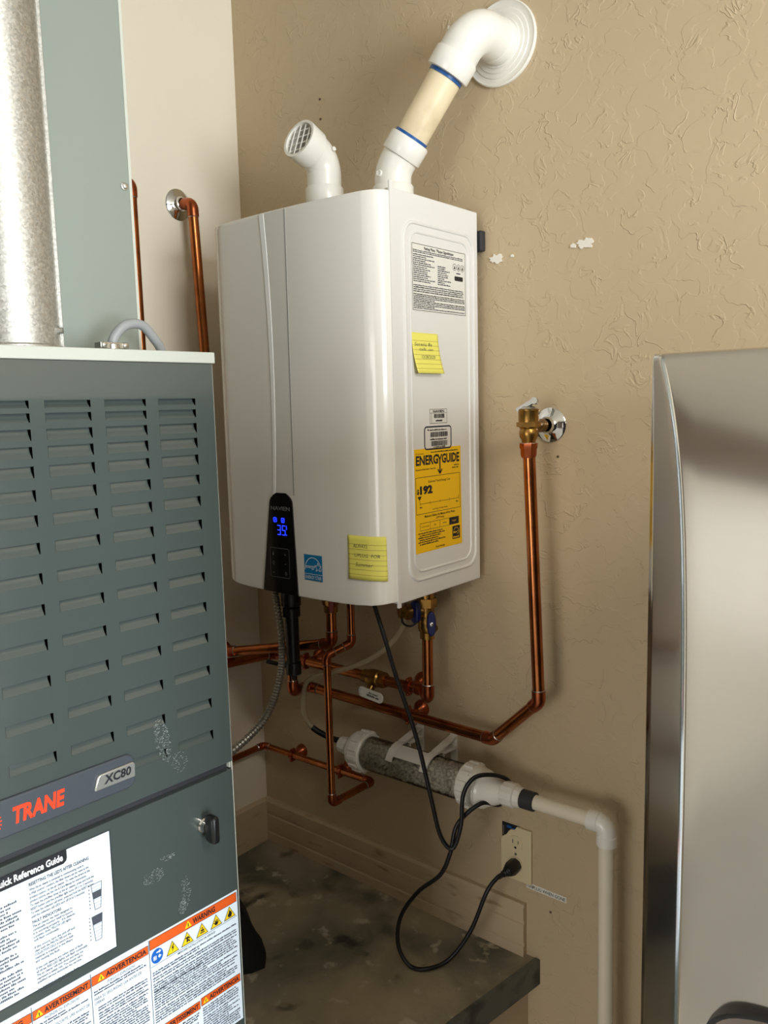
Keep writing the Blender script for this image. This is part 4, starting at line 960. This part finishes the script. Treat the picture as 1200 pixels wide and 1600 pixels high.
m_ = MB(); m_.text(ff, 'Air Cleaner Quick Reference Guide', -.2475, .6105, .0082, 0, width=.122, d=.0013, align='R', bold=.03)
fb(m_, 'header_lettering', 'white_ink', gd, smooth=False)
# warning labels
wlb = fb(MB().prism([(-.535, .2600), (-.0055, .2600), (-.0055, .4565), (-.535, .4565)], ff, 0, .0006), 'warning_label', 'paper', ldoor, smooth=False)
tag(wlb, 'white warning label with orange headings and pictograms')
# faint raised blocks of print
m_ = MB(); D = .0009; D2 = .0012; D3 = .0014
def hdr(x0, x1, z0, z1, word, px, wd):
    m_.rect(ff, x0, x1, z0, z1, 1, D); m_.line(ff, [(x0, z0), (x1, z0), (x1, z1), (x0, z1)], .0005, 0, D2, closed=True)
    h = (z1-z0)
    m_.text(ff, word, px, z0+h*.22, h*.56, 0, width=wd, d=D2, bold=.03)
    m_.poly(ff, [(px-h*.95, z0+h*.16), (px-h*.15, z0+h*.16), (px-h*.55, z0+h*.86)], 2, D2); m_.rect(ff, px-h*.60, px-h*.50, z0+h*.22, z0+h*.60, 0, D3)
def body(x0, x1, z0, z1, pitch, bold=()):
    z = z1-pitch; k = 0
    while z > z0:
        e = x1-rg.choice((0, 0, .001, .002, .006, (x1-x0)*rg.uniform(0, .5))); m_.greek(ff, x0, e, z, pitch*.66, 0 if k in bold else 3, D, rg)
        z -= pitch*(1.35 if rg.random() < .16 else 1); k += 1
hdr(-.1450, -.0075, .4405, .4540, 'WARNING', -.0795, .0360)
hdr(-.2245, -.1475, .4375, .4490, 'ADVERTENCIA', -.2060, .0560)
hdr(-.2965, -.2265, .4370, .4485, 'AVERTISSEMENT', -.2830, .0540)
hdr(-.3700, -.2985, .4370, .4485, 'WARNING', -.3480, .0400)
hdr(-.0735, -.0075, .3195, .3310, 'ADVERTENCIA', -.0600, .0500)
hdr(-.1450, -.0755, .3175, .3290, 'AVERTISSEMENT', -.1320, .0540)
for x in (-.1460, -.2255, -.2975): m_.rect(ff, x-.0004, x+.0004, .262, .4545, 3, D)
m_.line(ff, [(-.1450, .4165), (-.0075, .4188)], .0005, 0, D)
cx, cz = -.1350, .4282; m_.poly(ff, [(cx+.0088*math.cos(2*PI*k/28), cz+.0100*math.sin(2*PI*k/28)) for k in range(28)], 4, D)
m_.line(ff, [(cx-.0055, cz-.004), (cx-.0015, cz-.004), (cx-.0015, cz+.001), (cx-.0055, cz+.001)], .0006, 5, D2, closed=True); m_.rect(ff, cx-.0050, cx-.0025, cz-.003, cz, 5, D2)
m_.poly(ff, [(cx+.001, cz-.0015), (cx+.003, cz-.004), (cx+.006, cz-.0015), (cx+.003, cz+.001)], 5, D2); m_.poly(ff, [(cx-.001, cz+.0040), (cx+.003, cz+.0040), (cx+.003, cz+.0025), (cx+.006, cz+.0050), (cx+.003, cz+.0075), (cx+.003, cz+.0058), (cx-.001, cz+.0058)], 5, D2)
for k, tx in enumerate((-.1122, -.0894, -.0658, -.0426, -.0198)):
    tz = .4275+.0004*k; hw, hh = .0098, .0085
    tri = lambda s: [(tx-hw*s, tz-hh*s), (tx+hw*s, tz-hh*s), (tx, tz+hh*s*1.12)]
    m_.poly(ff, tri(1), 0, D); m_.poly(ff, tri(.86), 2, D2)
    if k == 0: m_.poly(ff, [(tx+.0008, tz+.005), (tx-.0022, tz-.0005), (tx-.0002, tz-.0003), (tx-.0012, tz-.0058), (tx+.0024, tz+.0008), (tx+.0004, tz+.0006), (tx+.0022, tz+.005)], 0, D3)
    elif k == 1: m_.line(ff, [(tx-.0030, tz+.001), (tx+.0010, tz+.002), (tx+.0035, tz-.001)], .0018, 0, D3); m_.line(ff, [(tx, tz+.001), (tx-.0005, tz-.005)], .0022, 0, D3); m_.line(ff, [(tx+.0008, tz-.002), (tx+.0036, tz-.005)], .0018, 0, D3)
    elif k == 2: m_.line(ff, [(tx-.0035, tz-.004), (tx+.0035, tz-.004)], .0016, 0, D3); m_.line(ff, [(tx-.0025, tz-.0008), (tx+.0030, tz-.0012)], .0024, 0, D3); m_.line(ff, [(tx-.0008, tz+.0020), (tx+.0012, tz+.0020)], .0020, 0, D3)
    elif k == 3:
        for q in range(5): m_.line(ff, [(tx, tz-.004), (tx+.0048*math.cos(PI*(.12+.19*q)), tz-.004+.0068*math.sin(PI*(.12+.19*q)))], .0012, 0, D3)
        m_.poly(ff, [(tx+.0028*math.cos(2*PI*q/10), tz-.0035+.0024*math.sin(2*PI*q/10)) for q in range(10)], 0, D3)
    else: m_.poly(ff, [(tx-.0026, tz-.006), (tx-.0036, tz-.002), (tx-.0014, tz+.0005), (tx-.0004, tz+.0050), (tx+.0020, tz+.001), (tx+.0026, tz+.0024), (tx+.0036, tz-.002), (tx+.0024, tz-.006)], 0, D3)
m_.text(ff, 'IMPROPER INSTALLATION OR SERVICE!', -.0750, .4125, .0030, 0, width=.060, d=D, align='C', bold=.01)
body(-.1430, -.0095, .3340, .4100, .00345, (9, 10, 14, 17)); m_.text(ff, 'HAZARDOUS VOLTAGE!  ROTATING FAN BLADES!', -.1430, .3795, .0034, 0, width=.072, d=D2, bold=.01)
body(-.1430, -.0775, .2620, .3150, .00345, (0,)); body(-.0715, -.0095, .2620, .3170, .00345, (0,))
m_.text(ff, '¡FUEGO O EXPLOSIÓN!', -.1860, .4310, .0036, 0, width=.038, d=D, align='C'); m_.text(ff, 'PARA SU SEGURIDAD, LEA ANTES DE', -.2225, .4165, .0038, 0, width=.064, d=D); m_.text(ff, 'OPERAR', -.2225, .4110, .0038, 0, width=.013, d=D)
body(-.2225, -.1500, .4205, .4305, .0034); body(-.2185, -.1500, .2620, .4080, .0034)
m_.text(ff, 'INCENDIE OU EXPLOSION!', -.2620, .4310, .0036, 0, width=.042, d=D, align='C'); body(-.2950, -.2290, .4205, .4305, .0034); m_.text(ff, 'POUR VOTRE SÉCURITÉ, LIRE AVANT DE', -.2950, .4150, .0038, 0, width=.066, d=D); body(-.2910, -.2290, .2620, .4110, .0034)
body(-.3680, -.3010, .2620, .4350, .0034)
fb(m_, 'print', ['ink', 'orange', 'yellow', 'ink_navy', 'blue_ink', 'white_ink'], wlb, smooth=False)
# white paint scuffs on the doors (thin flecks)
def scuff(cy, cz, ry, rz, n, seed, parent, slope=0):
    g = random.Random(seed); q = MB()
    for k in range(n):
        a = g.uniform(-1, 1); b = g.uniform(-1, 1)
        if a*a+b*b > 1: continue
        y = cy+ry*a+slope*b*rz; z = cz+rz*b; l = g.uniform(.0005, .0024); h = g.uniform(.0002, .0005); s = g.uniform(-.3, .3)
        q.poly(ff, [(y, z), (y+l, z+l*s), (y+l, z+l*s+h), (y, z+h)], 0, .0004)
    fb(q, 'paint_scuff', 'scuff', parent, smooth=False)
scuff(-.108, .708, .011, .030, 300, 1, ud_, -.18); scuff(-.086, .672, .012, .014, 70, 5, ud_); scuff(-.133, .535, .015, .010, 110, 2, ldoor); scuff(-.112, .552, .012, .004, 50, 6, ldoor); scuff(-.088, .494, .007, .022, 120, 3, ldoor); scuff(-.094, .474, .006, .009, 130, 4, ldoor)
# duct above the furnace
fx_ = lambda lx, ly, z: Matrix.Translation((.70, -.675, 0)) @ Matrix.Rotation(-FA, 4, 'Z') @ Vector((lx, ly, z))
def local_thing(name, label, cat, l): return thing(name, label, cat, tuple(fx_(*l)), rotz=-FA)
TL = Matrix.Translation
Dk = thing('supply_duct', 'tall pale sage sheet metal duct standing on the furnace', 'duct', tuple(fx_(-.14, -.26, 1.1945)), rotz=-FA)
inv = (Matrix.Translation(fx_(-.14, -.26, 1.1945)) @ Matrix.Rotation(-FA, 4, 'Z')).inverted() @ (Matrix.Translation((.70, -.675, 0)) @ Matrix.Rotation(-FA, 4, 'Z'))
MB().box(-.64, -.145, -.530, -.0135, 1.1950, 2.29, X=inv).build('casing', 'sage', Dk, local=True, smooth=False, bevel=.0015)
MB().box(-.1455, -.1440, -.0160, -.0120, 1.1950, 2.29, X=inv).build('folded_seam', 'furnace_edge', Dk, local=True, smooth=False)
for z in (1.4220, 1.72, 2.05):
    q = inv @ Vector((-.1445, -.0235, z)); MB().lathe([(.0052, 0), (.0052, .0012), (.0034, .0016), (.0034, .0045), (.002, .005), (0, .005)], q, (1, 0, 0), 12).build('screw', 'zinc', Dk, local=True)
q0 = fx_(-.080, -.2180, 1.1945)
Fl = thing('flue_pipe', 'round galvanized metal flue pipe rising in front of the duct', 'flue pipe', tuple(q0))
MB().lathe([(.0540, 0), (.0540, .004), (.0505, .006), (.0505, 1.095)], q0, (0, 0, 1), 48).build('pipe', 'galv', Fl)
e0 = fx_(-.080+.0505*math.cos(1.05), -.2180+.0505*math.sin(1.05), 0); MB().box(-.0010, .0030, -.005, .005, 0, 1.095, X=TL((e0.x, e0.y, 1.1950)) @ Matrix.Rotation(1.05-FA, 4, 'Z')).build('seam', 'galv', Fl, smooth=False)
for a in (.75, -.9): 
    dq = Vector((math.cos(a), math.sin(a), 0)); MB().lathe([(.0050, 0), (.0050, .001), (.0036, .0015), (.0036, .005), (0, .0055)], q0+dq*.0505+Vector((0, 0, .022)), dq, 10).build('screw', 'zinc', Fl)
q1 = fx_(-.075, -.098, 1.1945)
Cb = thing('cable_whip', 'grey electrical cable with metal clamp on the furnace top', 'cable', tuple(q1))
MB().tube(catmull([q1+Vector((0, 0, .002)), q1+Vector((0, .004, .020)), q1+Vector((.002, .020, .036)), q1+Vector((.0, .045, .038)), q1+Vector((-.004, .066, .022)), q1+Vector((-.010, .082, .002)), q1+Vector((-.016, .096, -.06))], 8), .0062, 12).build('sheath', 'grey_cable', Cb)
m_ = MB(); m_.lathe([(.013, 0), (.013, .004), (.010, .005), (.010, .012)], q1, (0, 0, 1), 16); m_.box(q1.x-.007, q1.x+.007, q1.y-.020, q1.y+.020, q1.z+.006, q1.z+.014)
for s in (-1, 1): m_.lathe([(.0042, 0), (.0042, .0030), (0, .004)], q1+Vector((.006, s*.015, .010)), (1, 0, 0), 10)
m_.build('clamp', 'zinc', Cb, bevel=.0008)
# black bag on the platform behind the furnace
m_ = MB(); rows_, seg = 12, 24; rg = random.Random(9); bc = Vector((.232, -.385, .0)); m_.v = []
for i in range(rows_+1):
    t = i/rows_; zz = .105*t
    for k in range(seg):
        a = 2*PI*k/seg; r = (1-t**2.6)**.5*(1+.08*math.sin(3*a+t*4)+.05*math.sin(7*a-5*t)); m_.v.append(bc+Vector((.135*r*math.cos(a)*(1-.25*t), .095*r*math.sin(a), zz+.001)))
for i in range(rows_):
    for k in range(seg): k2 = (k+1) % seg; m_.f.append((i*seg+k, i*seg+k2, (i+1)*seg+k2, (i+1)*seg+k)); m_.m.append(0)
m_.f.append(tuple(range(seg-1, -1, -1))); m_.m.append(0)
tag(m_.build('black_bag', 'cloth', ang=60), 'soft black bundle on the platform behind the furnace', 'bag')

# ================================================================== FRIDGE
RFX0, RFX1, RFT, RFY = 1.3165, 2.06, 1.1545, -.770
Rf = thing('refrigerator', 'stainless steel refrigerator with curved door at right', 'refrigerator', (1.655, -.38, GZ))
MB().box(RFX0+.006, RFX1-.006, -.722, -.04, GZ+.02, RFT-.004).build('body', 'rubber', Rf, bevel=.004)
for sx in (RFX0+.08, RFX1-.08):
    for sy in (-.60, -.10): MB().lathe([(.02, 0), (.02, .025)], (sx, sy, GZ), (0, 0, 1), 14).build('foot', 'black', Rf)
def door(z0, z1, name, crown):
    m_ = MB(); W2 = RFX1-RFX0; nz = 80
    XC = lambda z: .008+.036*(1-math.exp(-(z1-z)/.070)) if crown else .044
    # columns: slanted flank, rounded crease, shallow dome, mirrored on the far side
    fl = [i/6 for i in range(6)]; cr = [-.0030, -.0022, -.0014, -.0007, 0, .0007, .0014, .0022, .0030]
    def col(z):
        xc = XC(z); half = []
        sm = lambda x: (.003+1.05*x) if x < xc else (.003+1.05*xc+.020*math.sin((x-xc)/(W2/2-xc)*PI/2))
        for t in fl: x = t*(xc-.0036); half.append((x, sm(x)))
        for c in cr:
            x = xc+c; R = .0030; a_, b_ = sm(xc-R), sm(xc+R); t = (c+R)/(2*R); mid = sm(xc)
            half.append((x, (1-t)**2*a_+2*t*(1-t)*mid+t*t*b_))
        for k in range(1, 30): x = xc+.0036+(W2/2-xc-.0036)*k/30; half.append((x, sm(x)))
        pts = [(RFX0+x, d) for x, d in half]+[(RFX0+W2/2, sm(W2/2))]+[(RFX1-x, d) for x, d in reversed(half)]
        edge = min(z-z0, z1-z); rr_ = .006; cut = rr_*(1-math.sqrt(max(0, 1-((rr_-edge)/rr_)**2))) if edge < rr_ else 0
        return [(x, max(d-cut, .0005)) for x, d in pts]
    zz = [z0+(z1-z0)*(.5-.5*math.cos(PI*j/nz)) for j in range(nz+1)]; nx = None
    for z in zz:
        cc_ = col(z); nx = len(cc_)-1
        for x, d in cc_: m_.v.append(Vector((x, RFY-d, z)))
    q = lambda i, j: j*(nx+1)+i
    for j in range(nz):
        for i in range(nx): m_.f.append((q(i, j), q(i+1, j), q(i+1, j+1), q(i, j+1))); m_.m.append(0)
    b = len(m_.v); ring = [q(i, 0) for i in range(nx+1)]+[q(nx, j) for j in range(1, nz+1)]+[q(i, nz) for i in range(nx-1, -1, -1)]+[q(0, j) for j in range(nz-1, 0, -1)]
    for k in ring: v0 = m_.v[k]; m_.v.append(Vector((v0.x, -.722, v0.z)))
    n_ = len(ring)
    for k in range(n_): m_.f.append((ring[(k+1) % n_], ring[k], b+k, b+(k+1) % n_)); m_.m.append(0)
    m_.f.append(tuple(b+k for k in range(n_))); m_.m.append(0)
    return m_.build(name, 'steel', Rf, ang=50)
d1 = door(.560, RFT, 'freezer_door', True); d2 = door(GZ+.06, .552, 'fridge_door', False)
# oval recessed grip near the lower left of the upper door: dark rim around a taupe cup
gc = Vector((1.4260, RFY-.0575, .6760)); fg = FR(gc, (1, 0, 0), (0, 0, 1))
def oval(rx, rz, n=40): return [(rx*math.copysign(abs(math.cos(2*PI*k/n))**.8, math.cos(2*PI*k/n)), rz*math.copysign(abs(math.sin(2*PI*k/n))**.8, math.sin(2*PI*k/n))) for k in range(n)]
tilt = Matrix.Rotation(-.30, 4, 'Y')
m_ = MB(); O3, u3, v3, n3 = fg; n_ = 40
rings = [(.0420, .0400, -.012), (.0420, .0400, .0035), (.0410, .0390, .0048), (.0395, .0375, .0048), (.0385, .0365, .0030)]
for rx, rz, d in rings:
    for x, z in oval(rx, rz): q = tilt @ Vector((x, 0, z)); m_.v.append(O3+u3*q.x+v3*q.z+n3*d)
for i in range(len(rings)-1):
    for k in range(n_): k2 = (k+1) % n_; m_.f.append((i*n_+k, i*n_+k2, (i+1)*n_+k2, (i+1)*n_+k)); m_.m.append(0)
gr = m_.build('grip_rim', 'black', d1)
m_ = MB(); rings = [(.0388, .0368, .0032), (.036, .034, .0022), (.030, .028, .0012), (.015, .014, .0008)]
for rx, rz, d in rings:
    for x, z in oval(rx, rz): q = tilt @ Vector((x, 0, z)); m_.v.append(O3+u3*q.x+v3*q.z+n3*d)
for i in range(len(rings)-1):
    for k in range(n_): k2 = (k+1) % n_; m_.f.append((i*n_+k, i*n_+k2, (i+1)*n_+k2, (i+1)*n_+k)); m_.m.append(0)
m_.f.append(tuple(3*n_+k for k in range(n_))); m_.m.append(0)
m_.build('grip_cup', 'taupe', d1)
